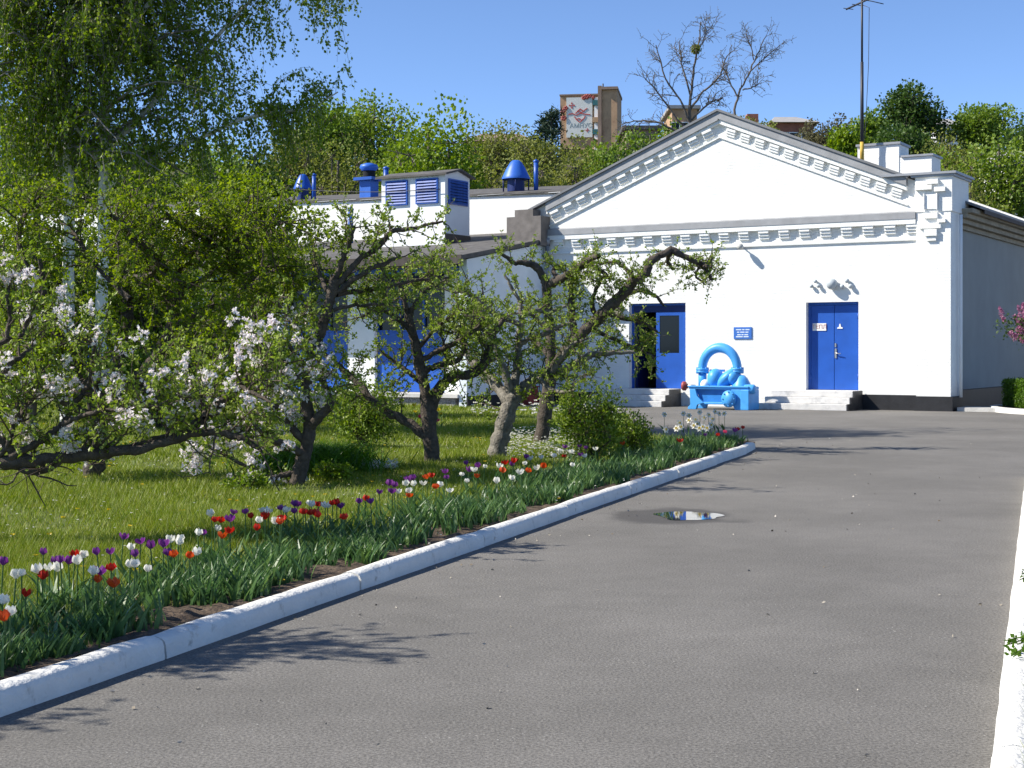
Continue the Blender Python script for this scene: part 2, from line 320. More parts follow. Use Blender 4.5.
KD = Vector((.330, .944, 0)); KP = Vector((-.944, .330, 0)); K0 = Vector((-1.70, 7.30, 0))     # left kerb: direction, perpendicular, first joint
def kpt(a, b, z=0): return K0 + KD * a + KP * b + Vector((0, 0, z))
# lawn
lawn_poly = [kpt(-9, .14), kpt(17.2, .14), kpt(17.55, .6), kpt(18.3, 2.2), (2.6, 33.5, 0), (.2, 38.5, 0), (-12, 45.5, 0), (-40, 45.5, 0), (-40, -2, 0)]
MB().prism_xy([(p[0], p[1]) for p in lawn_poly], -.02, .055).build('lawn', M['lawn'], kind='structure')
# soil bed along the kerb: lumpy strip
na, nb = 240, 14; a = np.linspace(-8, 17.3, na); bb = np.linspace(.15, 1.0, nb)
A, B = np.meshgrid(a, bb, indexing='ij')
zz = .064 + .028 * rng.random(A.shape) + .02 * np.sin(A * 5 + B * 9) * np.sin(A * 2.3); zz[:, -1] = .05
P = np.array(K0)[None, None] + A[..., None] * np.array(KD) + B[..., None] * np.array(KP); P[..., 2] = zz
i, j = np.meshgrid(np.arange(na - 1), np.arange(nb - 1), indexing='ij'); i = i.ravel(); j = j.ravel()
link('soil_bed', np_mesh('soil_bed', P.reshape(-1, 3), np.stack([i * nb + j, (i + 1) * nb + j, (i + 1) * nb + j + 1, i * nb + j + 1], -1), M['soil'], True), kind='structure')
# kerbs
def kerb_mesh(length, w=.16, h=.115):
    prof = [(0, -.02), (.004, .07), (.014, .095), (.035, .110), (.07, .116), (.11, .113), (.14, .098), (.155, .07), (w, -.02)]
    n = 9; xs = np.linspace(.010, length - .010, n); v = []; m = MB()
    for q, x in enumerate(xs):
        for y, z in prof: v.append((x, y + random.uniform(-.003, .003), z * h / .116 + (random.uniform(-.003, .003) - (.006 if q in (0, n - 1) else 0))))
    k = len(prof); f = [(i * k + j, i * k + j + 1, (i + 1) * k + j + 1, (i + 1) * k + j) for i in range(n - 1) for j in range(k - 1)]
    m.add(v, f, 0, True); m.add([v[i] for i in range(k)], [tuple(range(k))]); m.add([v[(n - 1) * k + i] for i in range(k)], [tuple(range(k))])
    return m.mesh('kerb_stone', M['kerb'])
kang = math.atan2(KD.y, KD.x); SL = 2.245
lk = empty('kerb', kpt(0, 0), kang, label='long white painted kerb edging the tulip bed on the left of the road', cat='kerb')
kms = [kerb_mesh(SL) for _ in range(3)]
for q in range(-4, 7): link('kerb_stone', kms[q % 3], lk, (q * SL, random.uniform(-.008, .008), random.uniform(-.006, .006)), (0, 0, random.uniform(-.004, .004)))
link('kerb_stone', kerb_mesh(1.25), lk, (7 * SL, .01, -.004), (0, 0, .06))
rk0 = gnd(1005, 655); RD = Vector((.334, .9425, 0)); rang = math.atan2(RD.y, RD.x)
rk = empty('kerb', rk0, rang, label='sunlit white kerb along the right edge of the road', cat='kerb')
for q in range(-3, 5): link('kerb_stone', kms[q % 3], rk, ((q + 1) * SL, 0, 0), (0, 0, math.pi), (1, 1, 1.05))
# the stones above run on the verge side: turned half round so the road face is the same profile
rv = [rk0 + RD * -8 + Vector((.15, -.05, 0)), rk0 + RD * 11 + Vector((.15, -.05, 0)), rk0 + RD * 11 + Vector((8, -3, 0)), rk0 + RD * -8 + Vector((8, -3, 0))]
MB().prism_xy([(p.x, p.y) for p in reversed(rv)], -.02, .06).build('verge', M['lawn'], kind='structure')
# puddle
pc = gnd(686, 516); pts = []
for q in range(40):
    t = 2 * math.pi * q / 40; r = 1 + .10 * math.sin(3 * t + 1) + .07 * math.sin(5 * t) + .04 * math.sin(9 * t + 2)
    pts.append((pc.x + .02 + .30 * r * math.cos(t), pc.y + .36 * r * math.sin(t), .004))
MB().add(pts, [tuple(range(40))]).build('puddle', M['water'], kind='structure')

# ------------------------------------------------------------------ the gabled hall
HX0, HX1, HD = -9.3, 3.09, 14.0; AX, AZ, SLOPE = -3.23, 8.24, .41
hall = empty('gabled_hall', l2w(AX, 0), ANG, label='whitewashed gabled hall with dentil cornices and two blue doorways at the road end', cat='building')
HO = (AX, 0, 0)
def roofz(x): return AZ - SLOPE * abs(x - AX)
d1 = (px2x(806), px2x(858.5), p2f(832, 302)[1]); d1z0 = .50
d2 = (px2x(629), px2x(685.5), p2f(670, 303)[1]); d2z0 = .48
ZC = 4.6
m = MB(); cols = [HX0, d2[0], d2[1], d1[0], d1[1], HX1]
for q in range(5):
    x0, x1 = cols[q], cols[q + 1]
    if q == 1: m.box(x0, x1, 0, .4, 0, d2z0); m.box(x0, x1, 0, .4, d2[2], ZC)
    elif q == 3: m.box(x0, x1, 0, .4, 0, d1z0); m.box(x0, x1, 0, .4, d1[2], ZC)
    else: m.box(x0, x1, 0, .4, 0, ZC)
gx0 = HX0; gx1 = HX1
m.prism_xz([(gx0, ZC), (gx1, ZC), (gx1, roofz(gx1)), (AX, AZ), (gx0, roofz(gx0))], 0, .4)
m.build('front_wall', M['white'], hall, HO)
m = MB(); m.box(HX0, HX1 - .1, HD - .4, HD, 0, 5.5); m.prism_xz([(HX0, 5.5), (HX1 - .1, 5.5), (HX1 - .1, roofz(HX1 - .1)), (AX, AZ), (HX0, roofz(HX0))], HD - .4, HD)
m.build('back_wall', M['white'], hall, HO)
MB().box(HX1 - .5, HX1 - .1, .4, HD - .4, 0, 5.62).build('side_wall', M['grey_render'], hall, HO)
MB().box(HX0, HX0 + .4, .4, HD - .4, 0, 5.7).build('side_wall', M['white'], hall, HO)
# roof slopes
def slab(x0, x1, y0, y1, lift=0.0, th=.065):
    return MB().prism_xz([(x0, roofz(x0) + lift), (x1, roofz(x1) + lift), (x1, roofz(x1) + lift + th), (x0, roofz(x0) + lift + th)], y0, y1)
slab(-9.55, AX, -.22, HD + .3).build('roof_slope', M['dktin'], hall, HO)
slab(AX + .002, 2.1, -.22, 1.2).build('roof_slope', M['dktin'], hall, HO)
slab(AX + .002, 3.62, 1.203, HD + .3, -.13).build('roof_slope', M['dktin'], hall, HO)
# soffit boards along the right eave
for q in range(4):
    MB().box(HX1 - .099, HX1 + .0 + q * .14, .85, HD, 4.80 + q * .125, 4.915 + q * .125).build('soffit_board', M['wood'], hall, HO)
MB().box(3.60, 3.63, 1.65, HD, 5.20, 5.31).build('fascia_board', M['dkwood'], hall, HO)
# cornice
cz = p2f(720, 226)[1]; CX0, CX1 = px2x(546), px2x(917)
MB().prism_yz([(-.16, cz - .06), (0, cz - .06), (0, cz + .16), (-.16, cz + .11)], CX0, CX1).build('cornice', [M['flash']], hall, HO)
MB().box(CX0, CX1, -.145, 0, cz - .19, cz - .062).build('cornice_moulding', M['white'], hall, HO)
dz1 = p2f(720, 246.5)[1]
MB().box(CX0, CX1, -.05, 0, dz1 - .04, dz1).build('string_course', M['white'], hall, HO)
def dentil_mesh(w, d, h):
    m = MB()
    for q in range(3): m.box(-w, w, -d * (.42 + .29 * q), 0, h * q + .002, h * (q + 1))
    return m.mesh('dentil', M['white'])
den = dentil_mesh(.145, .125, .078); den_r = dentil_mesh(.14, .10, .07)
for x in np.arange(px2x(560), CX1 - .1, .585): link('dentil', den, hall, (x - AX, 0, cz - .193 - .235))
# raking cornice: mouldings under the roof overhang, dentils, string course
for sgn, xe in ((-1, -8.75), (1, 2.05)):
    pol = lambda d0, d1: [(AX, AZ - d0), (xe, roofz(xe) - d0), (xe, roofz(xe) - d1), (AX, AZ - d1)]
    MB().prism_xz(pol(.004, .25 if sgn < 0 else .21), -.17, 0).build('raking_flashing', M['flash'], hall, HO)
    MB().prism_xz(pol(.252 if sgn < 0 else .212, .34), -.12, 0).build('raking_moulding', M['white'], hall, HO)
    MB().prism_xz(pol(.69, .73), -.05, 0).build('string_course', M['white'], hall, HO)
    n = 12
    for q in range(n):
        x = AX + sgn * (.30 + q * (abs(xe - AX) - .62) / (n - 1))
        link('dentil', den if sgn < 0 else den_r, hall, (x - AX, 0, roofz(x) - .345 - .255), (0, R(-20 if sgn < 0 else 20), 0))
# right pier with its cap and corbels
pxl = px2x(917.5)
MB().box(pxl, HX1 + .10, -.12, .75, 0, 6.1).build('corner_pier', M['white'], hall, HO)
MB().box(pxl - .02, HX1 + .14, -.14, 1.55, 5.15, 6.05).build('pier_head', M['white'], hall, HO)
m = MB().box(pxl - .9, HX1 + .26, -.24, 1.7, 6.11, 6.17); m.box(pxl - .12, HX1 + .20, -.20, 1.62, 6.052, 6.108)
m.build('pier_cap', M['tin'], hall, HO)
pw = HX1 - pxl
for (fx0, fx1, z0, z1, d) in ((.35, .75, 5.86, 5.98, .24), (.0, .55, 5.72, 5.84, .25), (.62, .98, 5.66, 5.78, .24), (.28, .72, 4.98, 5.12, .20), (.12, .82, 4.72, 4.84, .19), (.30, .70, 4.52, 4.70, .22), (.72, .98, 4.86, 4.95, .22), (.36, .66, 4.40, 4.50, .18)):
    MB().box(pxl + fx0 * pw, pxl + fx1 * pw, -d, -.121, z0, z1).build('corbel', M['white'], hall, HO)
MB().box(pxl + .30 * pw, pxl + .68 * pw, -.175, -.165, 5.22, 5.60).build('pier_niche', M['plaster'], hall, HO)
MB().box(pxl + .26 * pw, pxl + .30 * pw - .002, -.22, -.161, 5.2, 5.62).build('niche_frame', M['white'], hall, HO)
MB().box(pxl + .68 * pw + .002, pxl + .72 * pw, -.22, -.161, 5.2, 5.62).build('niche_frame', M['white'], hall, HO)
# left pier stub clad in brown tin
lx0, lx1 = px2x(511, -.3), px2x(545, -.3)
MB().box(lx0, lx1, -.55, .0, p2f(530, 238, -.3)[1] - .25, p2f(530, 217, -.3)[1]).build('parapet_stub', M['rust'], hall, HO)
MB().box(lx0 + .25, lx1 - .3, -.5, -.05, p2f(530, 217, -.3)[1] + .002, p2f(530, 210, -.3)[1]).build('parapet_stub', M['rust'], hall, HO)
# plinth
MB().box(d1[1] + .12, pxl - .005, -.06, -.002, 0, .40).box(pxl - .04, HX1 + .16, -.18, -.122, 0, .38).box(HX1 + .102, HX1 + .16, -.12, .8, 0, .38).build('plinth', M['black'], hall, HO)
MB().box(HX1 - .098, HX1 + .10, .8, HD, 0, .52).build('plinth', M['black'], hall, HO)
MB().box(-8.84, d2[0] - .15, -.05, -.002, 0, .36).build('plinth', M['black'], hall, HO)
m = MB().tube([(HX1 + .2, .5, z) for z in (.35, 2, 4, 5.1)], .045, 8); m.build('downpipe', M['plaster'], hall, HO)
MB().tube([(-8.72, -.12, z) for z in (.5, 2.5, 4.7)], .06, 8).tube([(-8.72, -.12, 4.72), (-8.72, -.10, 4.9)], [.06, .13], 8).build('downpipe', M['tin'], hall, HO)
# right door
def frame_mb(x0, x1, z0, z1, y, w=.07, d=.06):
    return MB().box(x0, x0 + w, y - d, y, z0, z1).box(x1 - w, x1, y - d, y, z0, z1).box(x0 + w + .001, x1 - w - .001, y - d, y, z1 - w, z1)
xm = (d1[0] + d1[1]) / 2
dr = empty('door', (xm - AX, .20, d1z0)); dr.parent = hall; DO = (xm, .20, d1z0)
frame_mb(d1[0] + .003, d1[1] - .003, d1z0, d1[2] - .003, .24).build('frame', M['blue'], dr, DO)
for a0, a1 in ((d1[0] + .075, xm - .006), (xm + .006, d1[1] - .075)):
    MB().box(a0, a1, .19, .235, d1z0 + .01, d1[2] - .08).build('leaf', M['blue'], dr, DO, bevel=.006)
m = MB().box(xm + .02, xm + .07, .165, .188, d1z0 + .86, d1z0 + 1.12); m.tube([(xm + .045, .16, d1z0 + 1.0), (xm + .045, .12, d1z0 + 1.0), (xm + .2, .12, d1z0 + .98)], .014, 8)
m.box(xm + .02, xm + .06, .165, .188, d1z0 + 1.16, d1z0 + 1.26)
m.build('handle', M['steel'], dr, DO)
for hx_ in (d1[0] + .075, d1[1] - .075):
    for hz_ in (d1z0 + .3, d1[2] - .45): MB().tube([(hx_, .178, hz_), (hx_, .178, hz_ + .14)], .016, 8).build('hinge', M['blue'], dr, DO)
sx, sz = p2f(819.5, 327, .18)
MB().box(sx - .19, sx + .19, .172, .188, sz - .10, sz + .10).build('sign', M['wsign'], dr, DO)
text_mesh('lettering', 'ТЕПЛ', .15, M['ink'], dr, (sx - DO[0], .168 - DO[1], sz - DO[2]), (R(90), 0, 0))
ex, ez = p2f(840, 327, .18)
MB().prism_xz([(ex - .075, ez - .045), (ex + .075, ez - .045), (ex + .075, ez - .015), (ex + .03, ez + .0), (ex + .012, ez + .085), (ex - .012, ez + .085), (ex - .03, ez + .0), (ex - .075, ez - .015)], .174, .188).build('emblem', M['wsign'], dr, DO)
# left doorway: one leaf closed with a glazed upper half, one open on a dark lobby
xs0 = px2x(656.5, .2); d2x0, d2x1 = d2[0], d2[1]; zt = p2f(670, 312, .2)[1]
dl = empty('door', ((d2x0 + d2x1) / 2 - AX, .2, d2z0)); dl.parent = hall; DO2 = ((d2x0 + d2x1) / 2, .2, d2z0)
frame_mb(d2x0 + .003, d2x1 - .003, d2z0, d2[2] - .003, .24, .06).build('frame', M['blue'], dl, DO2)
MB().box(d2x0 + .065, d2x1 - .065, .17, .23, zt, d2[2] - .065).build('transom', M['dkblue'], dl, DO2)
z_w0 = p2f(670, 353, .2)[1]; wx0 = px2x(660, .2); wx1 = px2x(679.5, .2)
MB().box(xs0, d2x1 - .065, .175, .22, d2z0 + .01, z_w0).box(xs0, wx0, .175, .22, z_w0 + .001, zt - .005).box(wx1, d2x1 - .065, .175, .22, z_w0 + .001, zt - .005).box(wx0 + .001, wx1 - .001, .175, .22, zt - .10, zt - .005).build('leaf', M['blue'], dl, DO2)
MB().box(wx0 + .001, wx1 - .001, .19, .2, z_w0 + .002, zt - .102).build('pane', M['glass'], dl, DO2)
MB().box(d2x0 + .02, d2x0 + .065, .41, 1.15, d2z0 + .01, zt - .01).build('leaf', M['dkblue'], dl, DO2)  # navy instead of the door's blue: doorway shade put into the colour
MB().box(d2x0 - .3, d2x1 + .3, .42, 3, d2z0 - .1, d2z0 - .02).build('lobby_floor', M['dark'], hall, HO)
# beige lamp box beside the left doorway
bx, bz = p2f(613, 310, -.1)
MB().box(bx - .28, bx + .28, -.16, -.002, bz - .16, bz + .13).build('junction_box', M['wood'], hall, HO)

# ------------------------------------------------------------------ things fixed to the facade
lx, lz = p2f(744, 249)
o = empty('wall_lamp', l2w(lx, 0, lz), ANG, label='small floodlight on a short bracket high on the white wall under the cornice', cat='lamp')
MB().tube([(0, 0, .02), (0, -.12, .06), (0, -.22, .06)], .02, 8).build('bracket', M['steel'], o)
MB().lathe([(.0, -.1), (.07, -.1), (.09, .02), (.05, .12), (0, .12)], (0, -.27, .05), 12, axis='y').build('lamp_head', M['concrete'], o)
px0, pz0 = p2f(734, 339); px1, pz1 = p2f(752, 327)
o = empty('wall_plaque', l2w((px0 + px1) / 2, 0, (pz0 + pz1) / 2), ANG, label='blue name plaque with pale lines of lettering on the white wall above the pump', cat='plaque')
hw = (px1 - px0) / 2; hh = (pz1 - pz0) / 2
MB().box(-hw, hw, -.03, -.002, -hh, hh).build('plate', M['plaque'], o, bevel=.005)
m = MB()
for r_, zz_, ws in ((0, .09, (.16, .07, .12)), (1, .02, (.07, .13, .09)), (2, -.05, (.10, .06, .11)), (3, -.105, (.2, .15))):
    x = -sum(ws) / 2 - .02
    for w_ in ws: m.box(x, x + w_, -.034, -.0305, zz_ - .012, zz_ + .018); x += w_ + .025
m.build('lettering', M['lettering'], o)
def molecule(px, py, s, label):
    x, z = p2f(px, py, -.1); o = empty('ball_ornament', l2w(x, 0, z), ANG, label=label, cat='ornament', group='ball ornaments over the door')
    c = [(-.13 * s, -.075, -.07 * s), (.13 * s, -.075, -.07 * s), (0.02 * s, -.075, .10 * s)]
    for q in c: MB().ball(q, .072 * s).build('ball', M['ball'], o)
    m = MB()
    for q in range(3): m.tube([(c[q][0], 0, c[q][2]), c[q]], .03, 6)
    m.build('rod', M['plaster'], o)
molecule(814.5, 284, .75, 'smaller cluster of three white balls left of the big ball over the door')
molecule(846, 284, .88, 'larger cluster of three white balls right of the big ball over the door')
x, z = p2f(832, 284, -.1); o = empty('ball_ornament', l2w(x, 0, z), ANG, label='big single white ball on the wall between the two three ball clusters', cat='ornament', group='ball ornaments over the door')
MB().ball((0, -.12, 0), .15, n=20).build('ball', M['ball'], o); MB().tube([(0, 0, 0), (0, -.15, 0)], .03, 8).build('rod', M['plaster'], o)
# ------------------------------------------------------------------ steps
def stairs(pa, pb, y0, n, rise, label, landing):
    x0 = px2x(pa, y0); x1 = px2x(pb, y0); o = empty('stairs', l2w((x0 + x1) / 2, 0), ANG, label=label, cat='steps'); hw = (x1 - x0) / 2
    tread = (abs(y0) - landing) / (n - 1); y = y0; prof = [(y0, 0)]
    for q in range(n):
        nose = y0 + q * tread
        MB().box(-hw - .08 * (n - 1 - q), hw + .015, nose, -.062, q * rise + (.002 if q else 0), (q + 1) * rise).build('step', M['stepw'], o, bevel=.012)
        prof += [(nose, q * rise), (nose, (q + 1) * rise)]
    prof += [(-.062, n * rise), (-.062, 0)]
    MB().prism_yz([(y + (.003 if y > -.1 else -.004), z + .003) for y, z in prof[1:]], hw + .018, hw + .06).build('side_panel', M['black'], o)
    return o, x0, x1
s1, a_, b_ = stairs(764, 846, -1.25, 3, d1z0 / 3, 'worn whitewashed steps with a black flank below the right blue door', .75)
s2, a_, b_ = stairs(590, 661, -1.25, 3, d2z0 / 3, 'whitewashed steps with a black flank below the left blue doorway', .75)
# ------------------------------------------------------------------ blue pump on its bed
pcx = px2x(724.5, -1.75)
pump = empty('water_pump', l2w(pcx, -1.75), ANG, label='sky blue old pump with an arched pipe on a cast bed before the white wall', cat='pump')
m = MB().box(-1.0, .95, -.42, .42, .55, .62); m.box(-1.02, .97, -.45, -.40, .60, .645); m.box(-.62, .35, -.40, .40, .14, .20)
m.build('bed_plate', M['pump'], pump, bevel=.012)
m = MB().prism_xz([(-.62, .14), (.35, .14), (.42, .548), (-.80, .548)], -.30, .30); m.build('bed_trough', M['pumpdk'], pump)
for yy in (-.42, .30):
    MB().prism_xz([(-1.03, 0), (-.76, 0), (-.72, .12), (-.50, .18), (-.58, .24), (-.72, .36), (-.78, .548), (-.97, .548), (-.95, .12), (-1.03, .06)], yy, yy + .12).build('foot', M['pump'], pump, bevel=.01)
    MB().prism_xz([(.25, .18), (.45, .12), (.52, 0), (.80, 0), (.78, .1), (.70, .548), (.40, .548)], yy, yy + .12).build('foot', M['pump'], pump, bevel=.01)
MB().box(.71, .98, -.46, .36, 0, .548).build('end_block', M['pump'], pump, bevel=.02)
MB().lathe([(0, 0), (.12, 0), (.13, .06), (.13, .28), (.10, .34), (0, .34)], (.78, -.28, .56), 18, axis='x').build('bearing_housing', M['pump'], pump)
m = MB().lathe([(0, 0), (.23, 0), (.23, .06), (.16, .075), (.15, .12), (0, .12)], (.36, -.54, .30), 22, axis='y')
for q in range(8): m.lathe([(0, -.02), (.02, -.02), (.02, .0), (0, .0)], (.36 + .19 * math.cos(q * .785), -.54, .30 + .19 * math.sin(q * .785)), 6, axis='y')
m.build('inspection_cover', M['pump'], pump)
R_ = .575; cxp = -.155; zc = 1.10
arc = [(cxp - R_, 0, 1.0)] + [(cxp - R_ * math.cos(t), 0, zc + R_ * math.sin(t)) for t in np.linspace(0, math.pi, 22)] + [(cxp + R_, 0, 1.02)]
MB().tube(arc, .135, 16).build('arched_pipe', M['pump'], pump)
MB().tube([(cxp - R_, 0, .62), (cxp - R_, 0, 1.0)], .125, 16).build('riser_pipe', M['pump'], pump)
def flange(x, z): 
    m = MB().lathe([(.13, -.06), (.20, -.06), (.20, -.008), (.17, 0), (.20, .008), (.20, .06), (.13, .06)], (x, 0, z), 20)
    for q in range(8): m.lathe([(0, -.085), (.022, -.085), (.022, .085), (0, .085)], (x + .17 * math.cos(q * .785 + .3), .17 * math.sin(q * .785 + .3), z), 6)
    m.build('flange', M['pump'], pump)
flange(cxp - R_, 1.05); flange(cxp + R_, 1.06)
MB().ball((-.27, -.05, .84), .25, .30, .27, 18).build('volute', M['pump'], pump)
rt = Matrix.Rotation(R(-38), 3, 'Y')
m = MB().ball((.10, -.03, .82), .42, .32, .19, 18, rot=rt); m.ball((.33, -.03, .86), .22, .30, .22, 16); m.build('casing', M['pump'], pump)
m = MB().lathe([(.30, 0), (.28, .06), (.17, .24), (.08, .31), (0, .32)], (.58, -.04, .62), 18); m.build('bearing_hood', M['pump'], pump)
MB().ball((-.57, -.15, .66), .15, .16, .15, 14).build('white_lit_bump', M['plaster'], pump)  # white colour paints the sunlight on this bump of the pump
MB().box(-.52, -.05, .05, .16, 1.02, 1.08).build('tie_bar', M['pumpdk'], pump)
pump.scale = (.87, .9, .98)
MB().tube([(-1.28, -.05, .62), (-.95, -.05, .62)], .045, 10).build('shaft', M['steel'], pump)
m = MB().lathe([(0, 0), (.11, 0), (.13, .03), (.13, .10), (.07, .13), (.07, .17), (0, .17)], (-1.38, -.05, .62), 14, axis='x'); m.build('coupling', M['red'], pump)
# ------------------------------------------------------------------ low annex in front of the clerestory hall
XR, YF = -8.87, -4.32
def az(y): return 4.93 + .162 * y
annex = empty('low_annex', l2w(-14, -2), ANG, label='low white annex with blue panels under a sloping dark felt roof', cat='building'); AO = (-14, -2, 0)
XL = -30.0
MB().prism_yz([(YF, 0), (-.003, 0), (-.003, az(0) - .16), (YF, az(YF) - .16)], XR - .25, XR).build('end_wall', M['blue_render'], annex, AO)
MB().prism_yz([(-4.75, az(-4.75) - .12), (3.197, az(3.2) - .12), (3.197, az(3.2)), (-4.75, az(-4.75))], XL, XR + .12).build('roof', M['felt'], annex, AO)
MB().box(XL, XR + .13, -4.80, -4.752, az(-4.75) - .24, az(-4.75) + .01).build('fascia_board', M['dkwood'], annex, AO)
MB().box(XL, XR - .26, -4.74, -3.0, az(-4.75) - .22, az(-4.75) - .16).build('eave_soffit', M['dkwood'], annex, AO)
YW = -3.0
MB().box(XL, XR - .252, YW + .16, YW + .4, 0, 4.3).build('back_wall', M['blue_render'], annex, AO)
MB().box(XL, XR - .253, -4.4, YW + .155, .262, .36).build('porch_slab', M['concrete'], annex, AO)
MB().box(XL, XR - .4, -4.28, YW + .1, 0, .26).build('porch_base', M['pebble'], annex, AO)
MB().box(XR + .002, XR + .05, YF - .02, -.1, 0, .32).build('plinth', M['black'], annex, AO)
# a run of pillars and blue bays along the porch
pill = [(px2x(a, YW), px2x(b, YW)) for a, b in ((447, 470), (350, 377), (262, 288))]
step = 3.05
while pill[-1][0] > XL + 3: pill.append((pill[-1][0] - step, pill[-1][1] - step))
for a, b in pill: MB().box(a, b, YW - .12, YW + .158, .363, 4.05).build('pillar', M['plaster'], annex, AO)
zs = 2.12
for q in range(len(pill) - 1):
    a, b = pill[q + 1][1] + .004, pill[q][0] - .004; w = b - a; k = 3
    for i in range(k):
        MB().box(a + w * i / k + .006, a + w * (i + 1) / k - .006, YW, YW + .05, .366, zs).build('blue_panel', M['blue'], annex, AO, bevel=.008)
    MB().box(a, b, YW + .08, YW + .12, zs + .05, 3.62).build('pane', M['glass'], annex, AO)
    m = MB()
    for i in range(k + 1): m.box(max(a, a + w * i / k - .035), min(b, a + w * i / k + .035), YW + .01, YW + .075, zs + .055, 3.62)
    m.box(a, b, YW - .01, YW + .078, zs + .002, zs + .05); m.build('window_frame', M['blue'], annex, AO)
    MB().box(a, b, YW + .0, YW + .07, 3.63, 4.04).build('lintel_panel', M['dkblue'], annex, AO)
m = MB().box(XL, XR - .27, -4.36, -4.22, 3.74, 3.88); m.build('eave_beam', M['blue'], annex, AO)
MB().box(px2x(452, -4.3), XR - .255, -4.215, -4.17, 3.60, 3.96).build('corrugated_panel', M['louvre'], annex, AO)
# red fire cabinet by the end wall
t_ = None
for yy in np.linspace(0, YF, 60):
    P = l2w(XR + .12, yy); 
    if abs(512 + P.x / P.y * F - 529) < 2: t_ = yy
fb = empty('fire_box', l2w(XR + .052, t_ if t_ else -.8), ANG, label='small red box on the ground against the pale annex side wall behind the trees', cat='box')
MB().box(.005, .3, -.25, .25, 0, .5).build('case', M['red'], fb, bevel=.01); MB().box(.0, .33, -.28, .28, .502, .54).build('lid', M['red'], fb)
# ------------------------------------------------------------------ clerestory hall behind
YC = 3.2
cl = empty('long_hall', l2w(-18, 6), ANG, label='long white upper hall behind the annex roof with a dark felt roof edge', cat='building'); LO = (-18, 6, 0)
zt1 = p2f(575, 193, YC)[1]; zt0 = p2f(310, 203, YC)[1]; x1_, x0_ = px2x(575, YC), px2x(310, YC); sl_ = (zt1 - zt0) / (x1_ - x0_)
def ct(x): return zt1 + sl_ * (x - x1_)
CXL, CXR = -38.0, px2x(577, YC)
MB().prism_xz([(CXL, 0), (CXR, 0), (CXR, ct(CXR)), (CXL, ct(CXL))], YC, YC + 6.5).build('wall', M['white'], cl, LO)
def croof(y0, z0, y1, z1, th, name):
    v = []
    for x in (CXL, CXR + .05):
        for y, z in ((y0, z0), (y1, z1), (y1, z1 + th), (y0, z0 + th)): v.append((x, y, ct(x) + z))
    return MB().add(v, [(0, 1, 2, 3), (7, 6, 5, 4), (0, 4, 5, 1), (1, 5, 6, 2), (2, 6, 7, 3), (3, 7, 4, 0)]).build(name, M['felt'], cl, LO)
croof(YC - .06, .002, YC + 6.8, .95, .09, 'roof')
for q, (a, b) in enumerate(((311, 352), (356, 379), (474, 500), (505, 540), (545, 566))):
    xa, xb = px2x(a, YC - .3), px2x(b, YC - .3)
    MB().box(xa, xb, YC - .078, YC - .062, ct(xa) + .025, ct(xb) + .055).build('edge_flashing', M['plaster'], cl, LO)
# ------------------------------------------------------------------ louvred vent house on the annex roof
yv = -.6
vx0, vx1 = px2x(381.5, yv), px2x(445, yv); ztop = p2f(445, 174, yv)[1]; vz0 = az(yv) + .0
dep = next(d for d in np.linspace(.2, 3, 300) if (lambda P: 512 + P.x / P.y * F)(l2w(vx1, yv + d)) > 469.5)
vh = empty('vent_house', l2w((vx0 + vx1) / 2, yv + dep / 2, az(yv)), ANG, label='small white vent house with blue louvres standing on the annex roof', cat='vent house'); hx = (vx1 - vx0) / 2; hy = dep / 2; H = ztop - az(yv)
MB().box(-hx, hx, -hy, hy, .0, H).build('wall', M['plaster'], vh)
m = MB().prism_yz([(-hy, H), (hy, H), (0, H + .16)], -hx, hx); m.build('gable', M['plaster'], vh)
for s_ in (-1, 1):
    MB().prism_yz([(s_ * (hy + .14), H - .03), (0, H + .17), (0, H + .23), (s_ * (hy + .14), H + .03)], -hx - .15, hx + .14).build('roof_slope', M['felt'], vh)
MB().box(hx + .002, hx + .03, -hy - .02, hy + .02, 0, .34).build('skirting', M['black'], vh)
def louvre(w, h, place):
    o = empty('louvre'); o.parent = vh; place(o)
    MB().box(-w / 2, w / 2, -.02, -.002, -h / 2, h / 2).build('backing', M['dark'], o)
    MB().box(-w / 2 - .04, -w / 2, -.06, -.003, -h / 2 - .04, h / 2 + .04).box(w / 2, w / 2 + .04, -.06, -.003, -h / 2 - .04, h / 2 + .04).box(-w / 2, w / 2, -.06, -.003, h / 2, h / 2 + .04).box(-w / 2, w / 2, -.06, -.003, -h / 2 - .04, -h / 2).build('frame', M['blue'], o)
    n = 8; me = MB().add([(-w / 2 + .005, -.075, -.045), (w / 2 - .005, -.075, -.045), (w / 2 - .005, -.025, .04), (-w / 2 + .005, -.025, .04), (-w / 2 + .005, -.065, -.045), (w / 2 - .005, -.065, -.045), (w / 2 - .005, -.015, .04), (-w / 2 + .005, -.015, .04)], [(0, 1, 2, 3), (7, 6, 5, 4), (0, 4, 5, 1), (2, 6, 7, 3), (0, 3, 7, 4), (1, 5, 6, 2)]).mesh('slat', M['louvre'])
    for q in range(n): link('slat', me, o, (0, 0, -h / 2 + h * (q + .5) / n), (0, R(random.uniform(-1.2, 1.2)), 0))
zl = (p2f(400, 193, yv)[1] - az(yv)); hl = p2f(400, 180, yv)[1] - p2f(400, 205, yv)[1] - .08
for a, b in ((386.5, 408), (416.5, 438.5)):
    xa, xb = px2x(a, yv), px2x(b, yv)
    def pl(o, xc=(xa + xb) / 2 - (vx0 + vx1) / 2): o.location = (xc, -hy, zl)
    louvre(xb - xa - .08, hl, pl)
def pl(o): o.location = (hx, 0, zl - .02); o.rotation_euler = (0, 0, R(90))
louvre(dep * .70, hl, pl)
